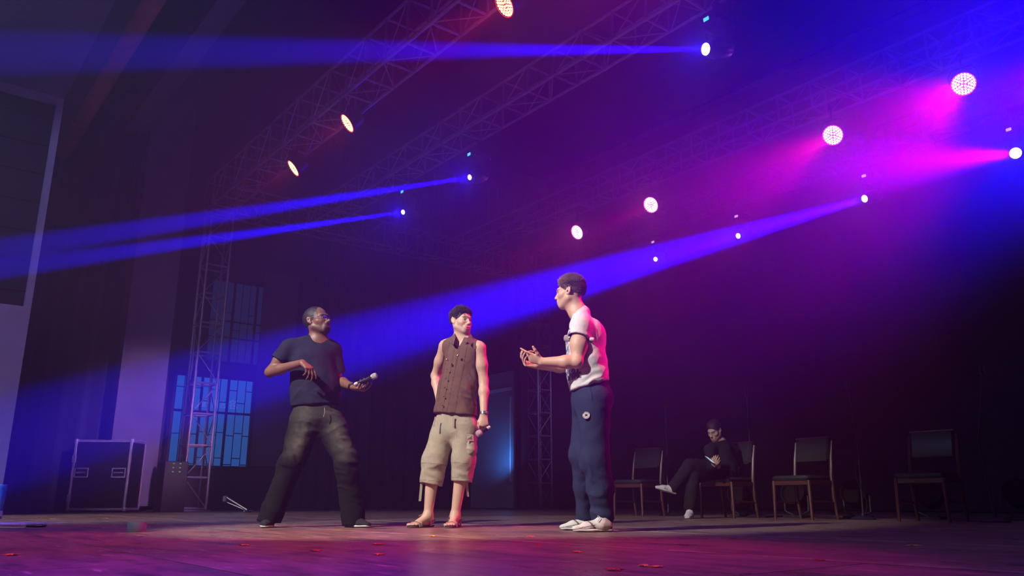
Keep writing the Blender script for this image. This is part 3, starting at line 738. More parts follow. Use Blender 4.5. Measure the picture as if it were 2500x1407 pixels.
def make_mesh(name, V, F, m, origin, disp=None, paint=None, smooth=1):
    V = V.copy()
    if smooth:
        E = np.concatenate([F[:, [0, 1]], F[:, [1, 2]], F[:, [2, 3]], F[:, [3, 0]]])
        for _ in range(smooth):
            s_ = np.zeros_like(V); c_ = np.zeros(len(V))
            np.add.at(s_, E[:, 0], V[E[:, 1]]); np.add.at(c_, E[:, 0], 1); np.add.at(s_, E[:, 1], V[E[:, 0]]); np.add.at(c_, E[:, 1], 1)
            V = V * .5 + .5 * s_ / np.maximum(c_, 1)[:, None]
    if disp is not None:
        a = V[F[:, 2]] - V[F[:, 0]]; b = V[F[:, 3]] - V[F[:, 1]]; fn = np.cross(a, b); N = np.zeros_like(V)
        for q in range(4): np.add.at(N, F[:, q], fn)
        N /= np.maximum(np.linalg.norm(N, axis=1), 1e-12)[:, None]
        V = V + N * disp(V, N)[:, None]
    me = bpy.data.meshes.new(name); n = len(V); f = len(F)
    me.vertices.add(n); me.vertices.foreach_set('co', (V - nv(origin)).astype(np.float32).ravel())
    me.loops.add(4 * f); me.loops.foreach_set('vertex_index', F.astype(np.int32).ravel())
    me.polygons.add(f); me.polygons.foreach_set('loop_start', np.arange(0, 4 * f, 4, dtype=np.int32)); me.polygons.foreach_set('loop_total', np.full(f, 4, dtype=np.int32))
    me.update(calc_edges=True); me.validate()
    me.polygons.foreach_set('use_smooth', [True] * len(me.polygons)); me.materials.append(m)
    if paint is not None:
        ca = me.color_attributes.new('Col', 'FLOAT_COLOR', 'POINT'); C4 = np.ones((n, 4), dtype=np.float32); C4[:, :3] = paint(V); ca.data.foreach_set('color', C4.ravel())
    return me
def painted(name, rough=.5, bump=.15, bscale=300, sss=0.0, sheen=0.0):
    m = bpy.data.materials.new(name); m.use_nodes = True; N = m.node_tree.nodes; L = m.node_tree.links; b = N['Principled BSDF']
    a = N.new('ShaderNodeAttribute'); a.attribute_name = 'Col'; L.new(a.outputs['Color'], b.inputs['Base Color']); b.inputs['Roughness'].default_value = rough
    if sheen: b.inputs['Sheen Weight'].default_value = sheen
    tc = N.new('ShaderNodeTexCoord'); n = N.new('ShaderNodeTexNoise'); n.inputs['Scale'].default_value = bscale; p = N.new('ShaderNodeBump'); p.inputs['Strength'].default_value = bump; p.inputs['Distance'].default_value = .002
    L.new(tc.outputs['Object'], n.inputs['Vector']); L.new(n.outputs[0], p.inputs['Height']); L.new(p.outputs[0], b.inputs['Normal'])
    return m
M['skin'] = painted('skin', .48); M['hair_mat'] = painted('hair', .55, .5, 500); M['cloth'] = painted('fabric', .9, .35, 700); M['cloth'].node_tree.nodes['Principled BSDF'].inputs['Specular IOR Level'].default_value = .15
M['eye_white'] = mat('eye_white', (.6, .58, .55), .2); M['iris'] = mat('iris', (.03, .02, .015), .15)
M['rubber_white'] = mat('white_rubber', (.72, .70, .66), .55); M['rubber_black'] = mat('black_rubber', (.02, .02, .02), .6)
M['steel'] = mat('steel', (.6, .6, .6), .25, .9); M['gold'] = mat('gold', (.75, .55, .2), .3, .9); M['webbing'] = mat('sandal_webbing', (.24, .19, .12), .8, bump=.4, bscale=400); M['sandal_sole'] = mat('sandal_sole', (.035, .03, .025), .7)
M['clear'] = mat('earpiece_clear', (.75, .78, .85), .15)

class Head:
    def __init__(s, c, F, up=(0, 0, 1), sc=.94):
        s.c = nv(c); F = unit(F); R = unit(np.cross(F, nv(up))); U = np.cross(R, F); s.M = np.stack([R, F, U], 1); s.sc = sc
    def w(s, x, y, z): return s.c + s.M @ (np.array([x, y, z]) * s.sc)
    def loc(s, V): return ((V - s.c) @ s.M) / s.sc
    def grow(s, S, neck, nr=.058, chin=1.0, nose=1.0, wide=1.0):
        q = s.sc; w = s.w; m = s.M
        E = lambda c, r, k=.02, op='+': S.ell(w(*c), np.array(r) * q, m, k * q, op)
        C = lambda a, b, r1, r2=None, k=.015, op='+': S.cone(w(*a), w(*b), r1 * q, (r1 if r2 is None else r2) * q, k * q, None, op)
        E((0, -.018, .036), (.076 * wide, .097, .088), .01); E((0, .030, -.028), (.060 * wide, .060, .080), .03)
        for x in (-1, 1):
            C((x * .056 * wide, .0, -.050), (x * .022, .064, -.090 * chin), .021, .019, .025)
            C((x * .050 * wide, .045, -.018), (x * .040, .062, -.022), .020, .018, .02)       # cheekbone
            C((x * .012, .088, .026), (x * .040, .074, .030), .0115, .010, .014)              # brow
            E((x * .031, .098, .005), (.017, .017, .011), .012, '-')                          # socket
            C((x * .018, .0825, .0112), (x * .044, .072, .0102), .0044, .0040, .004); C((x * .019, .0800, .0000), (x * .043, .0715, .0005), .0036, .0036, .004)   # lids
            C((x * .008, .100, -.030), (x * .013, .094, -.032), .0085 * nose, .0075 * nose, .005)
            en = unit(s.M[:, 0] * x * .86 + s.M[:, 1] * .46); eu = unit(s.M[:, 2] - s.M[:, 1] * .22); eu = unit(eu - en * (eu @ en)); EM = np.stack([en, np.cross(eu, en), eu], 1)
            S.ell(w(x * .080 * wide, -.016, .004), np.array((.0075, .0185, .0300)) * q, EM, .004 * q); S.ell(w(x * .072 * wide, -.006, -.018), np.array((.010, .012, .014)) * q, m, .006 * q)      # ear
            S.ell(w(x * .0895 * wide, -.0125, .008), np.array((.0075, .0115, .0190)) * q, EM, .002 * q, '-')
        C((-.006, .068, -.092 * chin), (.006, .070, -.091 * chin), .021, .021, .02)
        C((0, .083, .018), (0, .106, -.020), .0085, .010, .010); E((0, .1065 + .004 * nose, -.026), (.0115, .0115, .0105), .008)
        C((-.013, .078, -.055), (.013, .078, -.055), .021, .021, .015); C((-.012, .078, -.070), (.012, .078, -.070), .020, .020, .015)                                # muzzle
        C((-.018, .0925, -.0625), (.018, .0925, -.0625), .0042, .0042, .006); C((-.016, .0925, -.0725), (.016, .0925, -.0725), .0052, .0052, .006)
        C((-.023, .0985, -.0672), (.023, .0985, -.0672), .0018, .0018, .003, '-')
        S.cone(w(0, -.022, -.045), neck, nr * .95, nr, .03); S.cone(w(0, .02, -.085), neck + np.array([0, 0, .0]) + s.M[:, 1] * .012, .036, nr * .9, .03)
        return s
    def skinpaint(s, V, base, lip, brow=None, stub=None, hairc=None, extra=None):
        P = s.loc(V); C_ = np.tile(np.array(base), (len(V), 1)); nn = vnoise(V * 30)[:, None] * .05 + vnoise(V * 90)[:, None] * .04; C_ = C_ * (1 + nn)
        near = np.linalg.norm(P, axis=1) < .2; y = P[:, 1]; x = np.abs(P[:, 0]); z = P[:, 2]
        def put(mask, c, a=1.0):
            mk = np.clip(mask, 0, 1)[:, None] * a * near[:, None]; C_[:] = C_ * (1 - mk) + np.array(c) * mk
        put(np.clip((.085 - np.abs(z) * 0 - 0) * 0, 0, 1), base)
        if stub is not None:
            jaw = np.clip((-.036 - z) / .02, 0, 1) * np.clip((y + .005) / .02, 0, 1) * np.clip((z + .135) / .02, 0, 1)
            put(jaw * stub[1], stub[0])
        lipm = (y > .085) * np.clip(1.4 - ((x / .023) ** 2 + ((z + .0675) / .0125) ** 2), 0, 1); put(lipm, lip)
        if brow is not None:
            bm = (y > .055) * np.clip(1.6 - (((x - .030) / .021) ** 2 + ((z - .029 + .10 * (x - .03)) / .0045) ** 2), 0, 1); put(bm, brow, .75)
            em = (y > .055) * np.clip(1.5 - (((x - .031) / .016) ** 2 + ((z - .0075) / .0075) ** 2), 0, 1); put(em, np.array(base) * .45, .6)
        if stub is not None and len(stub) > 2:      # goatee and moustache
            g = (y > .05) * np.clip(1.5 - ((x / .036) ** 2 + ((z + .095) / .026) ** 2), 0, 1); g = np.maximum(g, (y > .07) * np.clip(1.4 - (((x) / .034) ** 2 + ((z + .052) / .007) ** 2), 0, 1)); g *= 1 - np.clip(lipm, 0, 1); put(g, stub[2], .9)
        if extra is not None: extra(P, put)
        return C_
    def eyes(s, root, org, shut=False):
        for x in (-1, 1):
            c = s.w(x * .031, .0705, .0062); e = obj('eye', MB().lathe([(.001, -.0118), (.006, -.0102), (.0102, -.006), (.0118, 0), (.0102, .006), (.006, .0102), (.001, .0118)], 12), M['eye_white'], root, True, Vector(c - nv(org)))
            obj('iris', MB().lathe([(.001, .0), (.0058, .0), (.0045, .0022), (.001, .003)], 12, frame_to(Vector(s.M[:, 1])), Vector(s.M[:, 1]) * .0100), M['iris'], e, True)
def fist_fingers(S, wrist, D, N, side, curls, thumb, sc=1.0, spread=.10, fat=1.0):
    D = unit(D); N = unit(N - D * (N @ D)) if isinstance(N, np.ndarray) else unit(nv(N) - D * (nv(N) @ D)); T = side * np.cross(D, N)
    w = nv(wrist); tips = []
    B = [w + (D * l + T * t) * sc for l, t in ((.088, .030), (.092, .010), (.087, -.011), (.078, -.030))]
    for i, b in enumerate(B):
        S.cone(w + T * (.014, .006, -.004, -.012)[i] * sc + D * .01, b, .0165 * sc * fat, .0115 * sc * fat, .016, (N, .85))
    S.ell(w + (D * .05 - N * .001) * sc, (.030 * sc, .038 * sc, .014 * sc), np.stack([T, D, N], 1), .012)
    seg = ((.043, .026, .021), (.047, .030, .022), (.043, .028, .021), (.034, .021, .019))
    for i, b in enumerate(B):
        a = 0; p = b; r = (.0088, .0090, .0086, .0076)[i] * sc * fat; d0 = unit(D + T * spread * (1.2, .35, -.45, -1.3)[i])
        for j in range(3):
            a += radians(curls[i][j]); d = d0 * cos(a) + N * sin(a); q = p + d * seg[i][j] * sc
            S.cone(p, q, r, r * .90, .004); p = q; r *= .90
        tips.append(p)
    p = w + (D * .022 + T * .018 + N * .006) * sc; r = .0150 * sc
    for (dd, tt, nn_), l, r2 in zip(thumb, (.042, .033, .027), (.0118, .0100, .0088)):
        d = unit(D * dd + T * tt + N * nn_); q = p + d * l * sc; S.cone(p, q, r, r2 * sc * fat, .008); p = q; r = r2 * sc * fat
    tips.append(p); return tips
def arm(S, sh, el, wr, f=1.0, k=.025):
    sh, el, wr = nv(sh), nv(el), nv(wr); m = sh * .55 + el * .45
    S.cone(sh, m, .054 * f, .047 * f, k).cone(m, el, .047 * f, .038 * f, k); g = el * .68 + wr * .32
    S.cone(el, g, .037 * f, .040 * f, k).cone(g, wr, .040 * f, .0265 * f, k)
    b = (sh * .45 + el * .55); S.ell(b + unit(np.cross(el - sh, (1, 0, 0))) * .0, (.047 * f, .047 * f, .047 * f), None, k)
def G(px, Y, z=0.0): return np.array([(px - 1250) / 2012.8 * Y, Y, z])
def hair_tufts(S_V, S_F, head, n, length, region, seed, spread=.25, base=1.0, r0=.0045, lean=(0, 0, .5)):
    rnd = np.random.RandomState(seed); Vs = []; Fs = []; o = len(S_V); k = 0
    while k < n:
        v = rnd.randn(3); v /= np.linalg.norm(v)
        if not region(v): continue
        c = np.array([0, -.018, .036]); p = c + v * np.array([.079, .099, .092]) * base; d = v + np.array(lean) + rnd.randn(3) * spread; d /= np.linalg.norm(d)
        L_ = length * rnd.uniform(.55, 1.15); a = np.cross(d, (0.3, .2, .9)); a /= np.linalg.norm(a); b = np.cross(d, a)
        bend = rnd.randn(3) * .25
        ring = [p + (a * cos(t) + b * sin(t)) * r0 for t in (0, 2.1, 4.2)]; mid = [p + d * L_ * .55 + (a * cos(t) + b * sin(t)) * r0 * .6 for t in (0, 2.1, 4.2)]
        tip = p + (d + bend * .4) * L_
        P = [head.w(*q) for q in ring + mid + [tip]]; Vs += P
        Fs += [(0, 1, 4, 3), (1, 2, 5, 4), (2, 0, 3, 5), (3, 4, 6, 6), (4, 5, 6, 6), (5, 3, 6, 6)] if False else []
        m_ = o + len(Vs) - 7; Fs += [(m_ + i_, m_ + (i_ + 1) % 3, m_ + 3 + (i_ + 1) % 3, m_ + 3 + i_) for i_ in range(3)]
        Fs += [(m_ + 3, m_ + 4, m_ + 6, m_ + 5)] if False else [(m_ + 3, m_ + 4, m_ + 6, m_ + 3)] * 0
        for i_ in range(3): Fs.append((m_ + 3 + i_, m_ + 3 + (i_ + 1) % 3, m_ + 6, -1))
        k += 1
    return np.array(Vs), Fs
def mesh_mixed(name, V, F, tV, tF, m, origin, paint):
    me = bpy.data.meshes.new(name); A = np.concatenate([V, tV]) if len(tV) else V
    faces = [tuple(int(i) for i in f) for f in F] + [tuple(int(i) for i in f if i >= 0) for f in tF]
    me.from_pydata([tuple(v) for v in (A - nv(origin))], [], faces); me.update(); me.materials.append(m)
    me.polygons.foreach_set('use_smooth', [True] * len(me.polygons))
    ca = me.color_attributes.new('Col', 'FLOAT_COLOR', 'POINT'); C4 = np.ones((len(A), 4), dtype=np.float32); C4[:, :3] = paint(A); ca.data.foreach_set('color', C4.ravel())
    return me
def folds(lst, micro=.0012, mid=.003, seed=0):
    # lst: (centre, direction of the ripple, wavelength, amplitude, radius)
    def fn(V, N):
        d = micro * vnoise(V * 60 + seed) + mid * vnoise(V * 16 + seed * 3)
        for c, u, wl, am, rad in lst:
            c = nv(c); u = unit(u); x = (V - c); r = np.linalg.norm(x, axis=1); w = np.exp(-(r / rad) ** 2 * 1.3)
            t_ = x @ u; P = (x - t_[:, None] * u) / (wl * 4.5) + u * (t_ / (wl * 1.05))[:, None] + seed * .37 + wl * 40
            P = P + .35 * vnoise(V * 14 + seed)[:, None]; s_ = 1 - 2.2 * np.abs(vnoise(P)); d = d + am * 1.9 * w * s_
        return d
    return fn
def flatpaint(c, var=.08, sc=25):
    return lambda V: np.array(c)[None, :] * (1 + var * vnoise(V * sc)[:, None])
def shoe(root, org, heel, toe, h=.085, name='shoe', upper=(.6, .6, .6), sole=M['rubber_white'], w=.047, label=None, ankle=None, lace=None, stripe=None, solez=.022):
    heel, toe = nv(heel), nv(toe); z0 = min(heel[2], toe[2]); f = toe - heel; L_ = np.linalg.norm(f); f = f / L_; upv = unit(np.cross(np.cross(f, (0, 0, 1)), f)); s_ = np.cross(f, upv)
    P = lambda a, b, c: heel + f * a * L_ + s_ * b + upv * c
    S = SDF(); S.cone(P(.13, 0, .040), P(.30, 0, .042), .036, .040, .02); S.cone(P(.30, 0, .045), P(.62, .004, .030), .044, .036, .03); S.cone(P(.62, .004, .030), P(.88, .0, .022), .042, .028, .03, (upv, .75))
    S.cone(P(.16, 0, .05), P(.24, 0, h), .036, .038, .02)
    S.cut(P(.2, 0, h + .004), unit(upv - f * .35), .004, .3); S.cut(P(.5, 0, solez * .75), -upv, .003, .4)
    V, F = S.mesh(.0045)
    def pt(V_):
        q = (V_ - heel); a = q @ f / L_; c = q @ upv; b = q @ s_; C_ = np.tile(np.array(upper), (len(V_), 1))
        if stripe is not None:
            m_ = (np.abs((a - .52) - (c - .04) * 2.5) < .022) & (c < .075); m_ |= (np.abs(c - .040 + .06 * (a - .6)) < .0022) & (a > .45) & (a < .85); m_ |= (a < .10) & (c < .035)
            C_[m_] = stripe
        return C_
    o = link(name, make_mesh(name, V, F, M['cloth'], org, folds([], .0008, .0015), pt), root)
    if label: o['label'] = label
    S = SDF(); S.cone(P(.12, 0, solez * .55), P(.55, 0, solez * .55), w * .80, w * .92, .03, (upv, .3)); S.cone(P(.55, 0, solez * .55), P(.84, .0, solez * .6), w * .95, w * .72, .03, (upv, .3))
    S.cut(P(.5, 0, .0015), -upv, .002, .5); S.cut(P(.5, 0, solez), upv, .002, .5); V, F = S.mesh(.0045)
    link('sole', make_mesh('sole', V, F, sole, org, None, None), o)
    if lace is not None:
        mb = MB()
        for k in range(5):
            a = .36 + .07 * k; c = .088 - .011 * k; mb.path([P(a, -.028, c - .010), P(a + .01, 0, c + .001), P(a + .02, .028, c - .010)], .0026, 5)
        for sx in (-1, 1): mb.path([P(.36, 0, .092), P(.38, sx * .02, .108), P(.36, sx * .040, .098), P(.42, sx * .044, .07)], .0024, 5)
        mb.shift(-nv(org)); obj('laces', mb, lace, o, True)
    return o
def micro(label, tail, head_, hold_col=(.02, .02, .02), ballc=(.55, .55, .55), tailc=None):
    tail, head_ = Vector(tail), Vector(head_); d = (head_ - tail); L_ = d.length; R = frame_to(d)
    t = thing('microphone', label, 'microphone', tail); mb = MB().lathe([(.004, 0), (.0125, .004), (.0135, .03), (.0150, L_ * .5), (.019, L_ - .055), (.022, L_ - .045)], 16, R)
    obj('body', mb, M['black_plastic'], t, True)
    obj('grille_ball', MB().lathe([(.020, L_ - .048), (.0245, L_ - .040), (.026, L_ - .022), (.0225, L_ - .006), (.012, L_), (.001, L_ + .001)], 16, R), M['grille_steel'], t, True)
    obj('collar', MB().lathe([(.0225, L_ - .050), (.0235, L_ - .046), (.0225, L_ - .042)], 16, R, close=False), M['steel'], t, True)
    if tailc: obj('end_cap', MB().lathe([(.002, -.003), (.013, -.001), (.0145, .012), (.0145, .026), (.0135, .03)], 16, R), tailc, t, True)
    return t
M['grille_steel'] = mat('mic_mesh', (.55, .55, .55), .45, .5, bump=.8, bscale=900); M['cap_grey'] = mat('mic_cap', (.6, .58, .55), .4)
def ring_band(root, name, c, axis, r, h, t, m, org, sq=1.0):
    R = frame_to(Vector(axis)); mb = MB().lathe([(r, -h / 2), (r + t, -h / 2), (r + t, h / 2), (r, h / 2), (r, -h / 2)], 20, R, close=False); mb.shift(Vector(c) - Vector(org)); return obj(name, mb, m, root, True)
def person(label, base): return thing('person', label, 'person', Vector(base))

# ================================================================== the man in the brown vest
def man_vest():
    Y = 6.6; J = lambda x, y, d=0.0: nv(at(x, y, Y + d)); org = G(1095, Y); root = person('man in a sleeveless brown shirt and khaki cropped cargo trousers, holding a microphone low', org)
    TF = unit((-.40, -.91, 0)); TR = np.cross(TF, (0, 0, 1))
    H = Head(J(1127, 786, -.02), (.66, -.75, -.03), (.03, 0, 1), .99); nb = J(1127, 828, 0)
    rs, ls = J(1087, 846, .07), J(1170, 850, -.07); re, rw = J(1063, 918, .22), J(1071, 975, .10); le, lw = J(1181, 932, -.05), J(1181, 1012, -.13)
    pel = J(1112, 1020); hr, hl = J(1090, 1040, .05), J(1136, 1043, -.03); kr, kl = J(1060, 1125, .0), J(1132, 1122, -.06)
    ar, al = G(1046, 6.58, .10), G(1112, 6.56, .10)
    S = SDF(); H.grow(S, nb, .056)
    S.cone(J(1100, 846, .05), J(1152, 850, -.05), .062, .062, .04, (TF, .8)); S.cone(J(1127, 870), J(1117, 960), .135, .120, .05, (TF, .62)); S.cone(J(1117, 955), pel, .120, .135, .05, (TF, .68))
    S.cone(nb + np.array([0, 0, .01]), rs, .045, .048, .04); S.cone(nb + np.array([0, 0, .01]), ls, .045, .048, .04)
    arm(S, rs, re, rw, .98); arm(S, ls, le, lw, 1.0)
    S.cone(hr, kr, .085, .06, .04).cone(hl, kl, .085, .06, .04)
    for k_, a_ in ((kr, ar), (kl, al)):
        m_ = k_ * .65 + a_ * .35; S.cone(k_, m_, .050, .053, .02).cone(m_, a_, .053, .034, .02)
    # hand on the hip behind, hand with the microphone
    fist_fingers(S, rw, unit(J(1075, 995, .06) - rw), (.5, .6, .1), 1, [(50, 60, 30)] * 4, [(1, .5, .2), (1, .3, .2), (1, .1, .3)], .95)
    hd = unit(J(1181, 1052, -.15) - lw); tips = fist_fingers(S, lw, hd, (-.15, .80, -.3), -1, [(62, 85, 50), (66, 85, 50), (70, 85, 50), (72, 85, 50)], [(.9, .5, .3), (.8, .0, .6), (.5, -.5, .8)], 1.0, .04, 1.05)
    # feet
    feet = []
    for a_, heel, toe in ((ar, G(1053, 6.66, .03), G(992, 6.40, .022)), (al, G(1116, 6.66, .03), G(1095, 6.39, .022))):
        f = unit(toe - heel); s_ = np.cross(f, (0, 0, 1)); a_ = nv(a_)
        S.cone(a_, heel + np.array([0, 0, .022]), .036, .030, .02); S.cone(a_ + np.array([0, 0, -.02]), heel + f * .16 + np.array([0, 0, .012]), .036, .026, .03)
        S.cone(heel + f * .04, heel + f * .18, .030, .036, .02, ((0, 0, 1), .6))
        for i in range(5):
            t_ = (2 - i) * .0155; l_ = (.255, .262, .255, .243, .226)[i] if (a_ is not None) else .25
            r_ = .0125 if i == 0 else .0085; S.cone(heel + f * .16 + s_ * t_ * .8, heel + f * (l_ - .012) + s_ * t_ + np.array([0, 0, .0]), .018, r_, .006)
        feet.append((heel, toe, f, s_))
    V, F = S.mesh(.0062, [(H.c, .125, .0034), (nv(lw) + hd * .07, .075, .0042)])
    skin = (.66, .42, .30)
    def pnt(V_):
        return H.skinpaint(V_, skin, (.50, .22, .19), (.06, .035, .03), ((.34, .22, .18), .35))
    link('body', make_mesh('body', V, F, M['skin'], org, None, pnt), root)
    H.eyes(root, org)
    # hair
    S = SDF(); S.ell(H.w(0, -.022, .043), np.array((.083, .103, .092)) * H.sc, H.M, .01)
    S.ell(H.w(0, .105, -.010), np.array((.082, .085, .082)) * H.sc, H.M, .01, '-'); S.cut(H.w(0, -.02, -.052), -H.M[:, 2] * .85 - H.M[:, 1] * .1, .008, .3); S.ell(H.w(.0, .018, -.048), np.array((.11, .040, .068)) * H.sc, H.M, .006, '-')
    for x in (-1, 1): S.ell(H.w(x * .08, -.014, .000), np.array((.03, .022, .034)) * H.sc, H.M, .004, '-')
    V, F = S.mesh(.004)
    tV, tF = hair_tufts(V, F, H, 1700, .028, lambda v: v[2] > .15 and (v[1] < .50 or v[2] > .42), 3, .45, r0=.0027, lean=(0, .30, .25))
    tV2, tF2 = hair_tufts(np.concatenate([V, tV]), F, H, 1700, .014, lambda v: -.45 + max(0, v[1]) * .95 < v[2] < .6 and v[1] < .9 and not (abs(v[0]) > .7 and v[2] < -.1), 8, .35, r0=.0026, lean=(0, .1, -.45), base=1.045); tV3, tF3 = hair_tufts(np.concatenate([V, tV, tV2]), F, H, 160, .034, lambda v: v[2] > .40 and v[1] > .48, 4, .30, r0=.0027, lean=(.2, .5, -.9)); tV = np.concatenate([tV, tV2, tV3]); tF = tF + tF2 + tF3
    link('hair', mesh_mixed('hair', V, F, tV, tF, M['hair_mat'], org, flatpaint((.030, .020, .016), .3, 60)), root)
    # sleeveless shirt
    S = SDF(); S.cone(J(1100, 851, .05), J(1150, 855, -.05), .070, .070, .05, (TF, .9)); S.cone(J(1128, 880), J(1116, 955), .158, .158, .05, (TF, .70)); S.cone(J(1115, 955), J(1110, 1030), .168, .200, .05, (TF, .72))
    S.cone(nb, rs + np.array([-.004, 0, -.006]), .056, .058, .04); S.cone(nb, ls + np.array([.0, 0, -.006]), .056, .058, .04)
    sr = unit(rs - nb); sl = unit(ls - nb); S.cone(nb + np.array([0, .01, -.02]), nb + np.array([0, .012, .042]), .076, .068, .012)
    S.cone(rs + sr * .03, re, .067, .060, .006, None, '-'); S.cone(ls + sl * .035 + np.array([0, 0, -.01]), le, .066, .066, .006, None, '-')
    S.cut(J(1108, 1013, 0), np.array([-.10, 0, -1.0]), .004, .5)
    fr = J(1116, 852, -.13); S.cone(nb + np.array([0, 0, .05]), nb + np.array([0, 0, .0]), .066, .064, .008, None, '-'); S.cone(nb + TF * .05 + np.array([0, 0, .02]), J(1108, 866, -.15), .050, .012, .008, None, '-')
    V, F = S.mesh(.0058)
    fo = [(J(1095, 1000, -.1), (.2, .2, 1), .05, .006, .16), (J(1150, 960, -.1), (.5, 0, .8), .045, .007, .12), (J(1150, 910, -.1), (.6, 0, .75), .06, .006, .10), (J(1090, 900, -.1), (1, 0, .1), .07, .004, .15), (J(1110, 1010, -.1), (1, .3, .2), .06, .005, .10)]
    br = (.155, .085, .062)
    def vest(V_):
        C_ = np.array(br)[None] * (1 + .10 * vnoise(V_ * 22)[:, None]); d = (V_ - J(1097, 900, -.1)); ln = J(1085, 1000, -.13) - J(1107, 866, -.13); t_ = (V_ - J(1107, 866, -.13)) @ ln / (ln @ ln)
        off = (V_ - (J(1107, 866, -.13)[None] + t_[:, None] * ln[None])) @ TR; frm = ((V_ - nb) @ TF) > .03
        for o_ in (-.022, .020, .095, -.085):
            m_ = frm & (np.abs(off - o_) < .0022) & (V_[:, 2] < nb[2] - .03); C_[m_] *= .35
        sh_ = frm & (np.abs(off - .095) < .05) & (np.abs(V_[:, 2] - J(1140, 912)[2]) < .0025); C_[sh_] *= .4
        return C_
    ve = link('sleeveless_shirt', make_mesh('sleeveless_shirt', V, F, M['cloth'], org, folds(fo, .0012, .004, 2), vest), root)
    M['brown_cloth'] = mat('brown_collar', tuple(np.array(br) * .9), .85, bump=.3, bscale=500); M['button'] = mat('button', (.08, .04, .03), .4)
    # collar flaps
    c = nb + np.array([0, 0, .012])
    def flap(pts, th=.006):
        mb = MB(); P = [Vector(p) for p in pts]; n = (P[1] - P[0]).cross(P[2] - P[0]).normalized() * th; k = len(P)
        mb.add(P + [p + n for p in P], [tuple(range(k - 1, -1, -1)), tuple(range(k, 2 * k))] + [(i, (i + 1) % k, k + (i + 1) % k, k + i) for i in range(k)]); mb.shift(-Vector(org)); return mb
    obj('collar', flap([J(1133, 838, -.115), J(1141, 829, -.115), J(1150, 816, -.06), J(1158, 834, -.10), J(1149, 844, -.145), J(1142, 835, -.13)]), M['brown_cloth'], ve)
    obj('collar', flap([J(1096, 832, -.06), J(1110, 814, -.05), J(1112, 824, -.10), J(1107, 842, -.13), J(1100, 838, -.12)]), M['brown_cloth'], ve)
    for i in range(6):
        t_ = i / 5; p = J(1098 - 14 * t_ - 4, 880 + 22 * i, -.127); obj('button', MB().lathe([(.001, .006), (.006, .005), (.007, 0)], 8, frame_to(Vector(TF)), Vector(p - nv(org))), M['button'], ve, True)
    for px_, py_ in ((1118, 868), (1091, 878)):
        obj('clip_microphone', MB().lathe([(.001, -.010), (.007, -.007), (.009, 0), (.007, .007), (.001, .010)], 10, frame_to((.7, .1, .6)), Vector(J(px_, py_, -.152) - nv(org))), M['gold'], ve, True)
    # trousers
    S = SDF(); S.cone(J(1112, 1015), J(1112, 1040), .158, .165, .04, (TF, .72)); S.cone(hr, kr, .112, .098, .035).cone(hl, kl, .108, .094, .035)
    er, el_ = J(1053, 1184, -.01), J(1127, 1176, -.06); S.cone(kr, er, .100, .092, .03, None).cone(kl, el_, .094, .082, .03)
    S.cut(J(1110, 1008, 0), (0, 0, 1), .004, .5)
    S.cut(er, unit((er - kr) + np.array([-.02, 0, 0])), .004, .13); S.cut(el_, unit(el_ - kl), .004, .13)
    S.cone(er + unit(er - kr) * .02, er - unit(er - kr) * .05, .080, .07, .004, None, '-'); S.cone(el_ + unit(el_ - kl) * .02, el_ - unit(el_ - kl) * .05, .070, .06, .004, None, '-')
    V, F = S.mesh(.006)
    kf = (.40, .355, .255)
    def kh(V_):
        u = (V_ @ np.array([.8, .4, 0.05])) * 95; s_ = .5 + .5 * np.sin(u * 2 * pi / 1.0); C_ = np.array(kf)[None] * (.93 + .12 * s_[:, None]) * (1 + .06 * vnoise(V_ * 20)[:, None])
        for a_, b_ in ((kr, er), (kl, el_)):
            t_ = (V_ - a_) @ unit(b_ - a_); n_ = np.linalg.norm(V_ - a_ - t_[:, None] * unit(b_ - a_)[None], axis=1) < .13
            for z_ in (.035, np.linalg.norm(b_ - a_) - .025): C_[n_ & (np.abs(t_ - z_) < .0025)] *= .55
        return C_
    fo = [(J(1060, 1160, -.09), (.3, .3, 1), .045, .009, .10), (J(1130, 1160, -.14), (.3, .3, 1), .045, .008, .10), (J(1080, 1060, -.1), (.5, 0, .9), .07, .006, .13), (J(1060, 1130, -.1), (.2, 0, 1), .05, .007, .08), (J(1110, 1045, -.1), (.9, 0, .5), .06, .005, .1)]
    tr = link('cropped_trousers', make_mesh('cropped_trousers', V, F, M['cloth'], org, folds(fo, .0012, .005, 4), kh), root)
    M['khaki'] = mat('khaki', kf, .85, bump=.3, bscale=500)
    S = SDF(); pk = J(1150, 1095, -.10); S.ell(pk, (.045, .062, .075), None, .01); V, F = S.mesh(.005); link('cargo_pocket', make_mesh('cargo_pocket', V, F, M['cloth'], org, folds([(pk, (0, 0, 1), .04, .005, .1)], .001, .003), kh), tr)
    obj('pocket_flap', flap([J(1137, 1062, -.17), J(1156, 1064, -.16), J(1166, 1074, -.12), J(1157, 1078, -.15), J(1138, 1076, -.185)], .008), M['khaki'], tr)
    obj('fly', flap([J(1104, 1018, -.145), J(1110, 1019, -.145), J(1109, 1042, -.15), J(1104, 1040, -.15)], .004), M['khaki'], tr)
    for a_, b_ in (((1029, 1181, .0), (1025, 1224, .02)), ((1139, 1174, -.08), (1142, 1213, -.04))):
        p, q = Vector(J(*a_)), Vector(J(*b_)); x = Vector((.010, 0, 0)); obj('drawstring_tab', flap([p - x, p + x, q + x, q - x], .004), M['khaki'], tr)
    p = Vector(J(1063, 1018, -.13)); q = Vector(J(1059, 1042, -.14)); x = Vector((.006, 0, 0)); obj('belt_strap', flap([p - x, p + x, q + x, q - x], .004), M['khaki'], tr)
    # watch
    w_ = lw - hd * .01; wb = ring_band(root, 'wristwatch', w_, hd, .0285, .022, .004, M['steel'], org); wb['label'] = 'silver wristwatch on his left wrist'
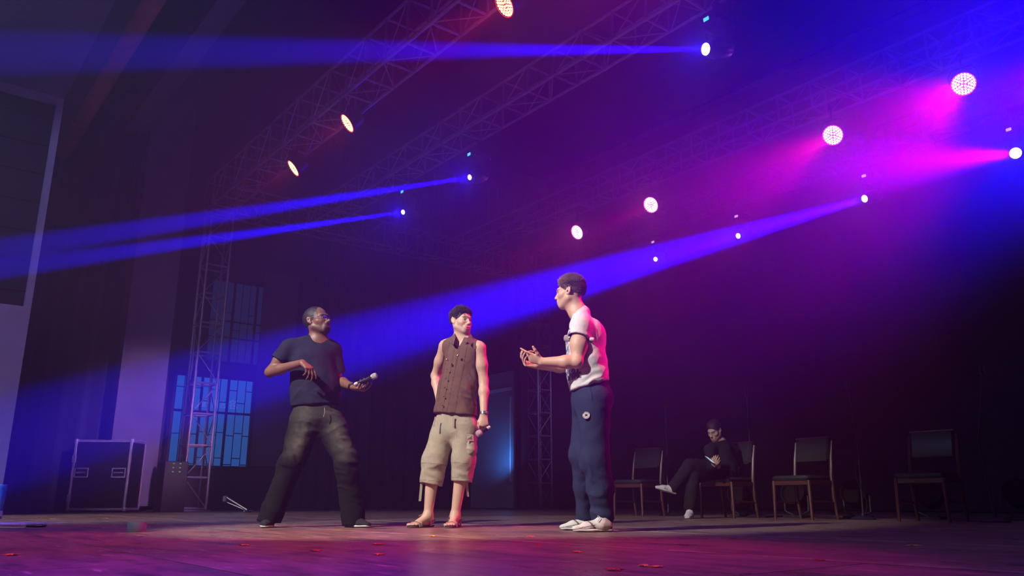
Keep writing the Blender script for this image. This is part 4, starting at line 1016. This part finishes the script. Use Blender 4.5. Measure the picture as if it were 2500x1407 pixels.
    obj('watch_face', MB().lathe([(.001, .006), (.015, .005), (.017, 0)], 16, frame_to((.85, -.5, .1)), Vector(w_ - nv(org)) + Vector((.029, -.016, .003))), M['steel'], wb, True)
    # sandals
    for heel, toe, f, s_ in feet:
        z_ = np.array([0, 0, 1.]); hg = heel.copy(); hg[2] = 0; S = SDF(); S.cone(hg + f * .005 + z_ * .010, hg + f * .15 + z_ * .010, .034, .045, .03, ((0, 0, 1), .35)); S.cone(hg + f * .15 + z_ * .010, hg + f * .235 + z_ * .010, .046, .038, .03, ((0, 0, 1), .35))
        S.cut(hg + z_ * .001, -z_, .002, .5); S.cut(hg + z_ * .018, z_, .002, .5); V, F = S.mesh(.005)
        so = link('sandal', make_mesh('sandal', V, F, M['sandal_sole'], org, None, None), root)
        P = lambda a, b, c: Vector(hg + f * a + s_ * b + z_ * c - nv(org))
        def strap(pts, w=.011):
            mb = MB()
            for u in (-1, 0, 1):
                mb.path([p + Vector(f) * u * w * .6 for p in pts], .0055, 6)
            return mb
        obj('toe_strap', strap([P(.185, -.047, .012), P(.185, -.040, .036), P(.19, -.01, .050), P(.195, .030, .046), P(.195, .047, .012)]), M['webbing'], so, True)
        obj('cross_strap', strap([P(.17, -.047, .012), P(.155, -.040, .044), P(.13, -.005, .070), P(.11, .034, .062), P(.09, .047, .012)], .009), M['webbing'], so, True)
        obj('ankle_strap', strap([P(.05, -.044, .015), P(.07, -.047, .06), P(.10, -.034, .090), P(.118, 0, .098), P(.10, .034, .090), P(.07, .047, .06), P(.05, .044, .015)]), M['webbing'], so, True)
        obj('heel_strap', strap([P(.07, -.047, .055), P(.0, -.040, .055), P(-.038, 0, .055), P(.0, .040, .055), P(.07, .047, .055)], .008), M['webbing'], so, True)
    micro('grey headed microphone held low by the brown vested man', J(1196, 1043, -.19), J(1163, 1062, -.235), ballc=(.5, .5, .5), tailc=M['cap_grey'])
man_vest()

# ================================================================== the man in the dark T-shirt and jeans
def man_dark():
    Y = 6.6; J = lambda x, y, d=0.0: nv(at(x, y, Y + d)); org = G(765, Y); root = person('man in a dark navy T-shirt and black jeans, legs apart, holding a microphone out', org)
    TF = unit((.28, -.96, 0)); TR = np.cross(TF, (0, 0, 1))
    H = Head(J(776, 786, 0), (.86, -.47, .20), (-.05, 0, 1), 1.08); nb = J(777, 830, .02)
    rs, ls = J(707, 850, -.05), J(812, 856, .08); re, rw = J(659, 909, -.08), J(738, 886, -.27); le, lw = J(826, 930, .12), J(862, 946, -.10)
    pel = J(772, 1008); hr, hl = J(744, 1030, -.02), J(806, 1030, .02); kr, kl = J(716, 1120, -.06), J(846, 1125, -.04); ar, al = G(662, 6.58, .09), G(866, 6.60, .09)
    S = SDF(); H.grow(S, nb, .066, 1.0, 1.15, 1.05)
    S.cone(J(735, 850, -.03), J(795, 852, .03), .075, .075, .05, (TF, .8)); S.cone(J(762, 880), J(768, 960), .160, .160, .05, (TF, .66)); S.cone(J(768, 955), pel, .160, .155, .05, (TF, .75))
    S.cone(nb, rs, .055, .055, .04); S.cone(nb, ls, .055, .055, .04)
    arm(S, rs, re, rw, 1.04); arm(S, ls, le, lw, 1.04)
    S.cone(hr, kr, .09, .06, .04).cone(hl, kl, .09, .06, .04).cone(kr, ar, .055, .036, .02).cone(kl, al, .055, .036, .02)
    D1 = unit(J(763, 905, -.31) - rw); fist_fingers(S, rw, D1, (-.45, .45, -.80), 1, [(28, 20, 12), (42, 28, 15), (52, 34, 20), (58, 45, 25)], [(.9, .5, .3), (1, .3, .5), (1, .1, .5)], 1.02, .10, 1.08)
    D2 = unit(J(889, 954, -.17) - lw); fist_fingers(S, lw, D2, (-.15, .25, .95), -1, [(40, 28, 12), (62, 24, 12), (70, 26, 14), (72, 26, 14)], [(.6, .8, .2), (.6, .3, .9), (.7, -.1, .9)], 1.04, .22, 1.05)
    for a_, h_, t_ in ((ar, G(662, 6.64, .04), G(652, 6.42, .04)), (al, G(856, 6.62, .04), G(896, 6.50, .04))): S.cone(a_, h_, .034, .026, .02).cone(h_, h_ * .65 + t_ * .35, .026, .020, .02)
    V, F = S.mesh(.0062, [(H.c, .14, .0036), (nv(rw) + D1 * .09, .08, .0042), (nv(lw) + D2 * .07, .09, .0042)])
    skin = (.215, .098, .062)
    blk = (.012, .010, .010)
    def ex(P, put):
        x = np.abs(P[:, 0]); hl_ = (x < .0745) * np.clip((.060 - P[:, 1]) / .02, 0, 1) * np.clip((P[:, 2] - .005 - .35 * np.clip(P[:, 1], -.03, 1)) / .012, 0, 1) * np.clip(((.12 - P[:, 1] - .9 * P[:, 2]) + (x - .03) * 0) / .02, 0, 1)
        put(hl_, blk, .9)
    def pnt(V_): return H.skinpaint(V_, skin, (.17, .07, .06), blk, ((.05, .03, .025), .45, blk), extra=ex)
    link('body', make_mesh('body', V, F, M['skin'], org, None, pnt), root)
    H.eyes(root, org)
    S = SDF(); S.ell(H.w(0, -.027, .037), np.array((.0845, .1000, .094)) * H.sc, H.M, .01)
    S.ell(H.w(0, .108, .020), np.array((.066, .085, .100)) * H.sc, H.M, .012, '-')
    for x in (-1, 1): S.ell(H.w(x * .085, -.014, -.002), np.array((.03, .021, .033)) * H.sc, H.M, .004, '-'); S.cut(H.w(0, -.03, -.05), -H.M[:, 2] - H.M[:, 1] * .2, .008, .3); S.ell(H.w(0, .035, -.05), np.array((.12, .050, .070)) * H.sc, H.M, .006, '-')
    V, F = S.mesh(.004); link('hair', make_mesh('hair', V, F, M['hair_mat'], org, lambda V_, N_: .0018 * vnoise(V_ * 220), flatpaint((.014, .012, .012), .3, 80)), root)
    # T-shirt
    S = SDF(); d1 = unit(re - rs); e1 = rs + d1 * .135; S.cone(rs, e1 + d1 * .03, .070, .080, .03); d2 = unit(le - ls); e2 = ls + d2 * .20; S.cone(ls, e2 + d2 * .03, .068, .074, .03)
    S.cut(e1, d1 + np.array([0, 0, -.1]), .004, .14); S.cut(e2, d2, .004, .12); S.cone(e1 + d1 * .03, e1 - d1 * .04, .066, .06, .004, None, '-'); S.cone(e2 + d2 * .03, e2 - d2 * .04, .060, .055, .004, None, '-')
    S.cone(J(735, 853, -.03), J(792, 856, .03), .085, .085, .05, (TF, .85)); S.cone(J(762, 885), J(770, 955), .182, .192, .05, (TF, .72)); S.cone(J(770, 950), J(773, 1005), .196, .202, .05, (TF, .78))
    S.cone(nb, rs, .062, .068, .04); S.cone(nb, ls, .062, .066, .04)
    S.cut(J(772, 991, 0), np.array([.08, 0, -1]), .004, .5)
    S.cone(nb + np.array([0, 0, .09]), nb + np.array([0, 0, .006]) + TF * .025, .074, .070, .008, None, '-')
    V, F = S.mesh(.0058)
    fo = [(J(745, 885, -.1), (.6, 0, .9), .05, .008, .12), (J(790, 930, -.1), (.5, 0, .9), .08, .006, .15), (J(770, 985, -.1), (.1, 0, 1), .045, .006, .16), (J(735, 965, -.1), (-.5, 0, .9), .05, .006, .12), (J(700, 860, -.08), (.8, 0, .5), .04, .005, .07)]
    ts = link('t_shirt', make_mesh('t_shirt', V, F, M['cloth'], org, folds(fo, .0010, .004, 7), flatpaint((.020, .021, .045), .15)), root)
    # jeans
    S = SDF(); S.cone(J(772, 998), J(774, 1022), .180, .180, .04, (TF, .78)); S.cone(hr, kr, .128, .092, .04).cone(hl, kl, .124, .094, .04)
    er, el_ = G(660, 6.58, .045), G(866, 6.60, .035); S.cone(kr, er, .092, .093, .03).cone(kl, el_, .094, .090, .03); S.cone(er, er + np.array([0, 0, -.03]), .09, .088, .01)
    S.cut(J(772, 990), (0, 0, 1), .004, .5); S.cut(G(700, 6.6, .028), (-.10, 0, -1), .004, .6); S.cut(G(866, 6.6, .016), (0, 0, -1), .004, .12)
    V, F = S.mesh(.006)
    def jn(V_):
        C_ = np.tile(np.array((.010, .0095, .009)), (len(V_), 1)); 
        for a_, b_ in ((hr, kr), (hl, kl)):
            d = b_ - a_; t_ = np.clip((V_ - a_) @ d / (d @ d), 0, 1.25); c = a_[None] + t_[:, None] * d[None]; f_ = ((V_ - c) @ TF) / .10; s_ = ((V_ - c) @ TR)
            fade = np.clip(f_ * 1.3, 0, 1) * np.exp(-((s_) / .070) ** 2) * np.clip((1.22 - t_) / .25, 0, 1) * (.35 + .65 * np.exp(-((t_ - .5) / .45) ** 2)); fade = fade * (.8 + .3 * vnoise(V_ * 40)); C_ += np.clip(fade, 0, 1)[:, None] * np.array((.088, .086, .066))[None]
        top = np.clip((V_[:, 2] - J(772, 1045)[2]) / .08, 0, 1)[:, None]; C_ += top * .02 * np.array([1, 1, .85])
        return C_
    fo = [(J(772, 1025, -.1), (.2, 0, 1), .035, .006, .15), (J(820, 1050, -.1), (-.3, 0, 1), .05, .007, .12), (J(735, 1090, -.1), (.9, 0, .5), .08, .015, .16), (J(695, 1130, -.05), (.2, 0, 1), .045, .015, .11), (J(850, 1145, -.1), (.35, 0, 1), .05, .014, .14), (J(668, 1225, 0), (.5, 0, .9), .07, .008, .12), (J(868, 1240, 0), (.4, 0, 1), .05, .008, .09), (J(845, 1100, -.1), (-.4, 0, 1), .06, .005, .12)]
    je = link('jeans', make_mesh('jeans', V, F, M['cloth'], org, folds(fo, .0012, .005, 9), jn), root)
    M['zip'] = mat('fly_stitch', (.30, .28, .24), .5)
    obj('fly_seam', MB().path([Vector(J(792, 996, -.165) - nv(org)), Vector(J(793, 1006, -.168) - nv(org)), Vector(J(790, 1018, -.165) - nv(org))], .003, 5), M['zip'], je, True)
    obj('drawstring', MB().path([Vector(J(*q) - nv(org)) for q in ((771, 1058, -.02), (772, 1068, -.02), (768, 1078, -.02), (761, 1083, -.02))], .0025, 5), M['zip'], je, True)
    shoe(root, org, G(664, 6.68), G(650, 6.41), .085, 'sneaker', (.028, .026, .028), M['rubber_white'], .050, lace=M['rubber_black'])
    shoe(root, org, G(848, 6.66), G(908, 6.47), .085, 'sneaker', (.028, .026, .028), M['rubber_white'], .050, lace=M['rubber_black'])
    # glasses, with a blue reflection put into the lens colour
    M['lens_blue_reflection'] = mat('blue_reflection_lens', (.16, .06, .95), .12, .3); M['frame_metal'] = mat('glasses_frame', (.05, .04, .06), .3, .6)
    gl = obj('glasses', MB().path([Vector(H.w(-.006, .112, .010) - nv(org)), Vector(H.w(0, .115, .012) - nv(org)), Vector(H.w(.006, .112, .010) - nv(org))], .0016, 5), M['frame_metal'], root, True)
    for x in (-1, 1):
        R = np.stack([H.M[:, 0], H.M[:, 2], H.M[:, 1]], 1); n = Matrix([list(r) for r in (R @ np.diag([1, 1, 1]))])
        cc = Vector(H.w(x * .032, .104, .004) - nv(org)); n2 = frame_to(Vector(H.M[:, 1] + H.M[:, 0] * x * .22), Vector(H.M[:, 2])); sq = Matrix.Diagonal((1.35, .85, 1))
        obj('lens', MB().lathe([(.001, .002), (.016, .0012), (.0175, 0), (.001, -.001)], 20, n2 @ sq, cc), M['lens_blue_reflection'], gl, True)
        obj('rim', MB().lathe([(.0172, -.001), (.0188, -.001), (.0188, .0018), (.0172, .0018)], 20, n2 @ sq, cc, close=False), M['frame_metal'], gl, True)
        obj('temple', MB().path([Vector(H.w(*q) - nv(org)) for q in ((x * .056, .098, .008), (x * .074, .060, .010), (x * .083, .0, .010), (x * .083, -.022, .0))], .0018, 5), M['frame_metal'], gl, True)
    e = obj('earpiece', MB().lathe([(.001, -.006), (.006, -.003), (.006, .004), (.001, .006)], 10, None, Vector(H.w(.086, -.004, -.002) - nv(org))), M['clear'], root, True)
    obj('earpiece_wire', MB().path([Vector(H.w(*q) - nv(org)) for q in ((.088, -.004, -.004), (.090, -.02, .01), (.086, -.034, .0), (.080, -.045, -.06), (.075, -.055, -.12))], .0016, 5), M['cable'], e, True)
    w_ = lw - unit(lw - le) * .012; wb = ring_band(root, 'wristwatch', w_, lw - le, .032, .022, .005, M['black_plastic'], org); wb['label'] = 'black wristwatch on his left wrist'
    obj('watch_face', MB().lathe([(.001, .006), (.014, .005), (.016, 0)], 14, frame_to((-.2, -.6, .7)), Vector(w_ - nv(org)) + Vector((-.008, -.022, .027))), M['steel'], wb, True)
    micro('microphone resting on the open hand of the dark shirted man', J(866, 939, -.165), J(921, 916, -.205), tailc=M['cap_grey'])
man_dark()

# ================================================================== the man in the white T-shirt
def man_white():
    Y = 5.77; J = lambda x, y, d=0.0: nv(at(x, y, Y + d)); org = G(1440, Y); root = person('man in a white T-shirt and navy tracksuit trousers, seen from the side, hands held out', org)
    TF = unit((-.97, -.10, 0)); TR = np.cross(TF, (0, 0, 1))
    H = Head(J(1391, 716, 0), (-.93, .34, -.05), (.0, 0, 1), 1.0); nb = J(1411, 762, 0)
    ls, rs = J(1418, 796, -.155), J(1420, 798, .155); le, lw = J(1409, 884, -.20), J(1324, 884, -.16); re, rw = J(1390, 898, .12), J(1310, 893, -.02)
    pel = J(1441, 965); hl, hr = J(1450, 978, -.085), J(1438, 978, .085); kl, kr = J(1452, 1118, -.08), J(1424, 1112, .08); al, ar = G(1468, 5.70, .09), G(1436, 5.98, .09)
    S = SDF(); H.grow(S, nb, .060, 1.02, .9)
    S.cone(J(1420, 805, -.10), J(1422, 805, .10), .068, .068, .05, (TF, .9)); S.cone(J(1428, 840), J(1436, 920), .150, .140, .05, (TF, .68)); S.cone(J(1436, 915), pel, .140, .150, .05, (TF, .72))
    S.cone(nb, ls, .050, .052, .04); S.cone(nb, rs, .050, .052, .04)
    arm(S, ls, le, lw, 1.12); arm(S, rs, re, rw, 1.0); S.ell(ls * .45 + le * .55, (.058, .052, .085), None, .03)
    S.cone(hl, kl, .088, .06, .04).cone(hr, kr, .088, .06, .04).cone(kl, al, .055, .036, .02).cone(kr, ar, .055, .036, .02)
    D1 = unit((-.93, .05, .36)); fist_fingers(S, lw, D1, (.25, .72, .60), -1, [(-6, 14, 8), (48, 70, 40), (62, 75, 45), (66, 75, 45)], [(.75, .8, -.1), (.85, .75, .0), (.80, .65, .2)], 1.0, .10)
    D2 = unit((-.96, -.05, .18)); fist_fingers(S, rw, D2, (.05, -.55, .80), 1, [(40, 35, 20), (55, 30, 15), (60, 30, 15), (66, 25, 15)], [(.7, .7, .3), (.7, .4, .7), (.6, .2, .9)], 1.0, .12)
    for a_, h_, t_ in ((al, G(1478, 5.70, .04), G(1410, 5.62, .04)), (ar, G(1446, 6.0, .04), G(1380, 5.95, .04))): S.cone(a_, h_, .034, .028, .02).cone(h_, h_ * .7 + t_ * .3, .028, .022, .02)
    V, F = S.mesh(.006, [(H.c, .135, .0034), (nv(lw) + D1 * .08, .10, .0038)])
    skin = (.66, .40, .275)
    def pnt(V_): return H.skinpaint(V_, skin, (.50, .22, .19), (.20, .12, .07), ((.40, .25, .19), .3))
    link('body', make_mesh('body', V, F, M['skin'], org, None, pnt), root)
    H.eyes(root, org)
    S = SDF(); S.ell(H.w(0, -.024, .042), np.array((.082, .101, .092)) * H.sc, H.M, .01)
    S.ell(H.w(0, .105, -.018), np.array((.084, .080, .090)) * H.sc, H.M, .012, '-'); S.ell(H.w(0, .024, -.045), np.array((.12, .042, .062)) * H.sc, H.M, .006, '-')
    for x in (-1, 1): S.ell(H.w(x * .08, -.014, .000), np.array((.03, .022, .034)) * H.sc, H.M, .004, '-')
    S.cut(H.w(0, -.05, -.062), -H.M[:, 2] - H.M[:, 1] * -.25, .01, .3)
    V, F = S.mesh(.0038)
    tV, tF = hair_tufts(V, F, H, 1700, .033, lambda v: v[2] > .15 and (v[1] < .25 or v[2] > .46), 5, .22, lean=(0, .25, .8), r0=.0026)
    tV2, tF2 = hair_tufts(np.concatenate([V, tV]), F, H, 1700, .014, lambda v: -.55 + max(0, v[1]) * .95 < v[2] < .5 and v[1] < .85 and not (abs(v[0]) > .7 and -.6 < v[2] < -.05), 6, .25, lean=(0, -.2, -.4), r0=.0025, base=1.045)
    def hp(V_):
        P = H.loc(V_); t_ = np.clip((P[:, 1] + .02) / .1, 0, 1)[:, None]; return (np.array((.085, .045, .028))[None] * (1 - t_) + np.array((.26, .15, .085))[None] * t_) * (1 + .35 * vnoise(V_ * 160)[:, None])
    link('hair', mesh_mixed('hair', V, F, np.concatenate([tV, tV2]), tF + tF2, M['hair_mat'], org, hp), root)
    # T-shirt
    S = SDF(); d1 = unit(le - ls); e1 = ls + d1 * .095 + np.array([-.010, 0, 0]); S.cone(ls, e1 + d1 * .03, .070, .084, .03); d2 = unit(re - rs); e2 = rs + d2 * .10; S.cone(rs, e2 + d2 * .03, .068, .076, .03)
    S.cut(e1, unit(d1 + np.array([-.10, -.15, 0])), .004, .14); S.cone(e1 + d1 * .03, e1 - d1 * .04, .072, .064, .004, None, '-'); S.cut(e2, d2, .004, .12)
    S.cone(J(1421, 803, -.10), J(1423, 803, .10), .080, .080, .05, (TF, .95)); S.cone(J(1428, 838), J(1431, 900), .172, .175, .05, (TF, .80)); S.cone(J(1432, 895), J(1440, 950), .172, .178, .05, (TF, .82)); S.ell(J(1441, 822, 0), (.115, .16, .13), None, .05)
    S.cone(nb + np.array([.018, 0, -.01]), ls, .060, .066, .04); S.cone(nb + np.array([.018, 0, -.01]), rs, .060, .066, .04)
    S.cut(J(1440, 942, 0), unit(np.array([.28, 0, -1])), .004, .5)
    S.cone(nb + np.array([-.03, 0, .09]), nb + np.array([-.022, 0, .010]), .068, .058, .008, None, '-')
    V, F = S.mesh(.0056)
    fo = [(J(1450, 905, -.15), (-.45, 0, .9), .055, .009, .15), (J(1420, 930, -.15), (-.4, 0, .9), .045, .008, .12), (J(1455, 860, -.15), (.8, 0, .5), .07, .006, .10), (J(1400, 945, -.1), (.9, 0, .5), .035, .006, .08), (J(1440, 835, -.15), (.9, 0, .3), .05, .005, .07)]
    def tp(V_):
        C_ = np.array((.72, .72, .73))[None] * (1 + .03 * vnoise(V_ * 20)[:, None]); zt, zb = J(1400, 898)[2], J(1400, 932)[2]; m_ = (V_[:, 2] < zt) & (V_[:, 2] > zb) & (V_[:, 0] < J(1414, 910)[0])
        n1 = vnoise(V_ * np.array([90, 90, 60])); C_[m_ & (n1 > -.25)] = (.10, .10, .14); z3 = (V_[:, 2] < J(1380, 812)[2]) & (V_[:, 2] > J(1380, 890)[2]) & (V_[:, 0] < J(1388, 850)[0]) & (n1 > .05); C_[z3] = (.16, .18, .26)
        return C_
    ts = link('t_shirt', make_mesh('t_shirt', V, F, M['cloth'], org, folds(fo, .0010, .004, 12), tp), root)
    # tracksuit trousers
    S = SDF(); S.cone(J(1442, 945), J(1443, 975), .150, .162, .05, (TF, .90)); S.ell(J(1462, 972, 0), (.105, .15, .10), None, .04); S.cone(hl, kl, .118, .098, .04).cone(hr, kr, .118, .098, .04)
    el_, er = G(1470, 5.72, .115), G(1430, 5.98, .12); ml, mr = kl * .45 + el_ * .55 + np.array([.012, 0, 0]), kr * .45 + er * .55 + np.array([.004, 0, 0])
    S.cone(kl, ml, .098, .088, .04).cone(ml, el_, .088, .072, .03).cone(kr, mr, .096, .082, .04).cone(mr, er, .082, .068, .03)
    S.cut(J(1440, 930), (-.2, 0, 1), .004, .5); S.cone(er, er + np.array([0, 0, -.04]), .068, .062, .02).cone(el_, el_ + np.array([0, 0, -.04]), .072, .066, .02); S.cut(G(1470, 5.72, .068), (0, 0, -1), .006, .12); S.cut(G(1425, 6.0, .068), (0, 0, -1), .006, .12)
    V, F = S.mesh(.006)
    fo = [(J(1470, 1230, -.08), (.5, 0, .9), .07, .012, .13), (J(1432, 1230, .05), (-.4, 0, .9), .08, .010, .12), (J(1440, 1150, -.1), (.9, 0, .35), .10, .012, .12), (J(1400, 1140, .05), (.8, 0, .5), .08, .008, .08), (J(1440, 1010, -.1), (1, 0, .2), .12, .005, .15), (J(1460, 1265, -.08), (0, 0, 1), .04, .005, .08)]
    nav = (.024, .035, .080)
    def npnt(V_):
        C_ = np.array(nav)[None] * (1 + .08 * vnoise(V_ * 18)[:, None]); pk = (np.abs(V_[:, 0] - J(1437, 960)[0] - (V_[:, 2] - J(1437, 960)[2]) * -.08) < .0028) & (V_[:, 2] > J(1437, 988)[2]) & (V_[:, 1] < Y); C_[pk] *= .25; return C_
    tr = link('tracksuit_trousers', make_mesh('tracksuit_trousers', V, F, M['cloth'], org, folds(fo, .0008, .004, 15), npnt), root)
    # round badge with a star on the thigh
    M['badge_white'] = mat('badge_white', (.72, .70, .66), .6); M['badge_dark'] = mat('badge_navy', (.012, .014, .030), .6)
    bc = J(1431, 1014, -.190); R = frame_to((-.12, -1, .03)); 
    bd = obj('badge', MB().lathe([(.001, .004), (.0262, .004), (.0275, .002), (.0275, -.004), (.001, -.004)], 32, R, Vector(bc - nv(org))), M['badge_white'], tr, True)
    obj('badge_ring', MB().lathe([(.0252, .0035), (.0252, .0052), (.0275, .0052), (.0275, .0035)], 32, R, Vector(bc - nv(org)), close=False), M['badge_dark'], bd)
    st = [R @ Vector(((.0125 if i % 2 == 0 else .0052) * sin(2 * pi * i / 10), (.0125 if i % 2 == 0 else .0052) * cos(2 * pi * i / 10), .0062)) + Vector(bc - nv(org)) for i in range(10)]
    s0 = R @ Vector((0, 0, .0062)) + Vector(bc - nv(org)); obj('star', MB().add(st + [s0] + [p - Vector(R.col[2]) * .002 for p in st], [(10, i, (i + 1) % 10) for i in range(10)] + [(i, 11 + i, 11 + (i + 1) % 10, (i + 1) % 10) for i in range(10)]), M['badge_dark'], bd)
    mb = MB()
    def ring_text(txt, a0, step, flip):
        for i, ch in enumerate(txt):
            if ch == ' ': continue
            c = bpy.data.curves.new('t', 'FONT'); c.body = ch; c.size = .0072; c.align_x = 'CENTER'; c.align_y = 'CENTER'; c.extrude = .0004
            o = bpy.data.objects.new('t', c); COL.objects.link(o); me = bpy.data.meshes.new_from_object(o.evaluated_get(bpy.context.evaluated_depsgraph_get())); bpy.data.objects.remove(o)
            a = a0 + step * (i - (len(txt) - 1) / 2); r_ = Matrix.Rotation(-a + (pi if flip else 0), 3, 'Z')
            mb.add([Vector(bc - nv(org)) + R @ (r_ @ v.co + Vector((.0200 * sin(a), .0200 * cos(a), .0048))) for v in me.vertices], [tuple(p.vertices) for p in me.polygons])
    ring_text('CONVERSE', 0, .29, False); ring_text('ALL STAR', pi, -.29, True)
    obj('badge_lettering', mb, M['badge_dark'], bd)
    shoe(root, org, G(1494, 5.70), G(1392, 5.60), .098, 'shoe', (.74, .72, .68), M['rubber_white'], .048, lace=M['rubber_white'], stripe=(.10, .09, .10))
    shoe(root, org, G(1458, 6.0), G(1362, 5.93), .098, 'shoe', (.74, .72, .68), M['rubber_white'], .048, lace=M['rubber_white'], stripe=(.10, .09, .10))
    e = obj('earpiece', MB().lathe([(.001, -.006), (.007, -.003), (.007, .004), (.001, .006)], 10, None, Vector(H.w(-.088, -.002, .0) - nv(org))), M['clear'], root, True)
    obj('earpiece_wire', MB().path([Vector(H.w(*q) - nv(org)) for q in ((-.086, .0, .004), (-.086, .002, .022), (-.087, -.004, .036), (-.088, -.014, .040), (-.088, -.026, .036), (-.087, -.036, .024))], .0010, 5), M['clear'], e, True)
    micro('microphone tucked under the arm of the white shirted man', J(1450, 829, -.208), J(1377, 826, -.135), tailc=M['cap_grey'])
man_white()

# ================================================================== the seated man in the dark
def man_seated():
    Y = 9.95; J = lambda x, y, d=0.0: nv(at(x, y, Y + d)); cx, cy_ = CH[2][0], CH[2][1]; Fd = nv(-U2); org = np.array([cx, cy_, 0.]); root = person('man in a dark jacket and white shoes sitting cross legged, looking at a phone', org)
    hip = np.array([cx, cy_, .555]); TR = np.cross(Fd, (0, 0, 1)); H = Head(J(1744, 1053, -.10), Fd * .75 + np.array([0, -.1, -.45]), (0, 0, 1), .95); nb = J(1757, 1088, -.02)
    rs, ls = J(1733, 1100, -.14), J(1786, 1100, .08); re, rw = J(1738, 1140, -.30), J(1740, 1140, -.42); le, lw = J(1800, 1145, .05), J(1752, 1140, -.28)
    hl, hr = hip - TR * .09, hip + TR * .09      # TR points to his right
    k1 = J(1684, 1136, -.30); a1 = J(1640, 1196, -.35); t1 = J(1597, 1192, -.42); k2 = J(1692, 1165, -.28); a2 = G(1682, 9.62, .10)
    S = SDF(); H.grow(S, nb, .058); S.cone(nb, J(1768, 1150, .0), .11, .13, .05, (Fd, .75)).cone(J(1768, 1150), hip, .13, .15, .05, (Fd, .8)); S.cone(nb, rs, .05, .05, .04).cone(nb, ls, .05, .05, .04); arm(S, rs, re, rw, 1.0); arm(S, ls, le, lw, 1.0)
    fist_fingers(S, rw, (.15, -.2, .25), (.4, .5, .6), 1, [(40, 45, 30)] * 4, [(.9, .5, .3), (.8, .2, .6), (.7, 0, .8)]); fist_fingers(S, lw, (-.7, -.5, .25), (-.2, .2, .9), -1, [(50, 55, 35)] * 4, [(.9, .5, .3), (.8, .2, .6), (.7, 0, .8)])
    S.cone(hr, k2, .085, .06, .03).cone(k2, a2, .055, .036, .02).cone(hl, k1, .085, .06, .03).cone(k1, a1, .055, .036, .02).cone(a2, G(1681, 9.58, .05), .034, .026, .02)
    V, F = S.mesh(.009, [(H.c, .12, .005)])
    link('body', make_mesh('body', V, F, M['skin'], org, None, lambda V_: H.skinpaint(V_, (.55, .34, .25), (.42, .2, .17), (.03, .02, .02), ((.30, .2, .16), .3))), root)
    H.eyes(root, org)
    S = SDF(); S.ell(H.w(0, -.022, .045), np.array((.084, .103, .095)) * H.sc, H.M, .01); S.ell(H.w(0, .105, -.015), np.array((.082, .085, .084)) * H.sc, H.M, .01, '-'); S.cut(H.w(0, -.02, -.055), -H.M[:, 2], .008, .3); S.ell(H.w(.0, .02, -.05), np.array((.11, .045, .075)) * H.sc, H.M, .006, '-')
    V, F = S.mesh(.006); tV, tF = hair_tufts(V, F, H, 500, .022, lambda v: v[2] > .3 and (v[1] < .4 or v[2] > .6), 9, .3); link('hair', mesh_mixed('hair', V, F, tV, tF, M['hair_mat'], org, flatpaint((.02, .015, .012), .3, 60)), root)
    S = SDF(); S.cone(J(1757, 1100, -.02), J(1768, 1150), .155, .165, .05, (Fd, .8)).cone(J(1768, 1150), hip + np.array([0, 0, .04]), .165, .180, .05, (Fd, .8)); S.cone(nb, rs, .06, .07, .04).cone(nb, ls, .06, .07, .04)
    S.cone(rs, re, .064, .056, .03).cone(re, rw * .85 + re * .15, .062, .048, .02).cone(ls, le, .072, .066, .03).cone(le, lw * .85 + le * .15, .062, .048, .02); S.cut(hip + np.array([0, 0, -.07]), (0, 0, -1), .005, .5)
    S.cone(nb + np.array([0, 0, .06]), nb + Fd * .04, .065, .06, .01, None, '-'); V, F = S.mesh(.008)
    link('jacket', make_mesh('jacket', V, F, M['cloth'], org, folds([], .001, .006, 20), flatpaint((.014, .012, .014), .2)), root)
    S = SDF(); S.cone(nb + Fd * .10 + np.array([0, 0, -.03]), J(1748, 1135, -.10), .045, .05, .02, (Fd, .5)); V, F = S.mesh(.008); s_ = link('shirt', make_mesh('shirt', V, F, M['cloth'], org, None, flatpaint((.10, .13, .16), .2)), root)
    S = SDF(); S.cone(hip - TR * .06, hip + TR * .06, .135, .135, .04, ((0, 0, 1), .72)); S.cone(hr, k2, .10, .08, .03).cone(k2, a2 * .9 + k2 * .1, .078, .072, .02).cone(hl, k1, .10, .08, .03).cone(k1, a1 * .92 + k1 * .08, .078, .066, .02)
    V, F = S.mesh(.008); link('trousers', make_mesh('trousers', V, F, M['cloth'], org, folds([], .001, .006, 22), flatpaint((.016, .013, .018), .2)), root)
    d = unit(t1 - a1); h1 = a1 - d * .05 + np.array([0, 0, -.055]); shoe(root, org, h1, h1 + unit(np.array([-.82, -.25, .22])) * .28, .085, 'shoe', (.62, .60, .62), M['rubber_white'], .048)
    shoe(root, org, G(1684, 9.66), G(1676, 9.40), .085, 'shoe', (.62, .60, .62), M['rubber_white'], .048)
    p = J(1733, 1124, -.52); M['phone_screen'] = mat('phone_screen', (.02, .02, .03), .2, emit=((.35, .55, .8), 1.1))
    ph = thing('phone', 'small lit phone held by the seated man', 'phone', Vector(p)); R = frame_to((.50, -.30, .75), Vector((.6, -.6, .2)))
    obj('case', MB().box((0, 0, 0), (.07, .14, .009), R, bev=.002), M['black_plastic'], ph); obj('screen', MB().box(R @ Vector((0, 0, .0055)), (.062, .125, .002), R), M['phone_screen'], ph)
man_seated()
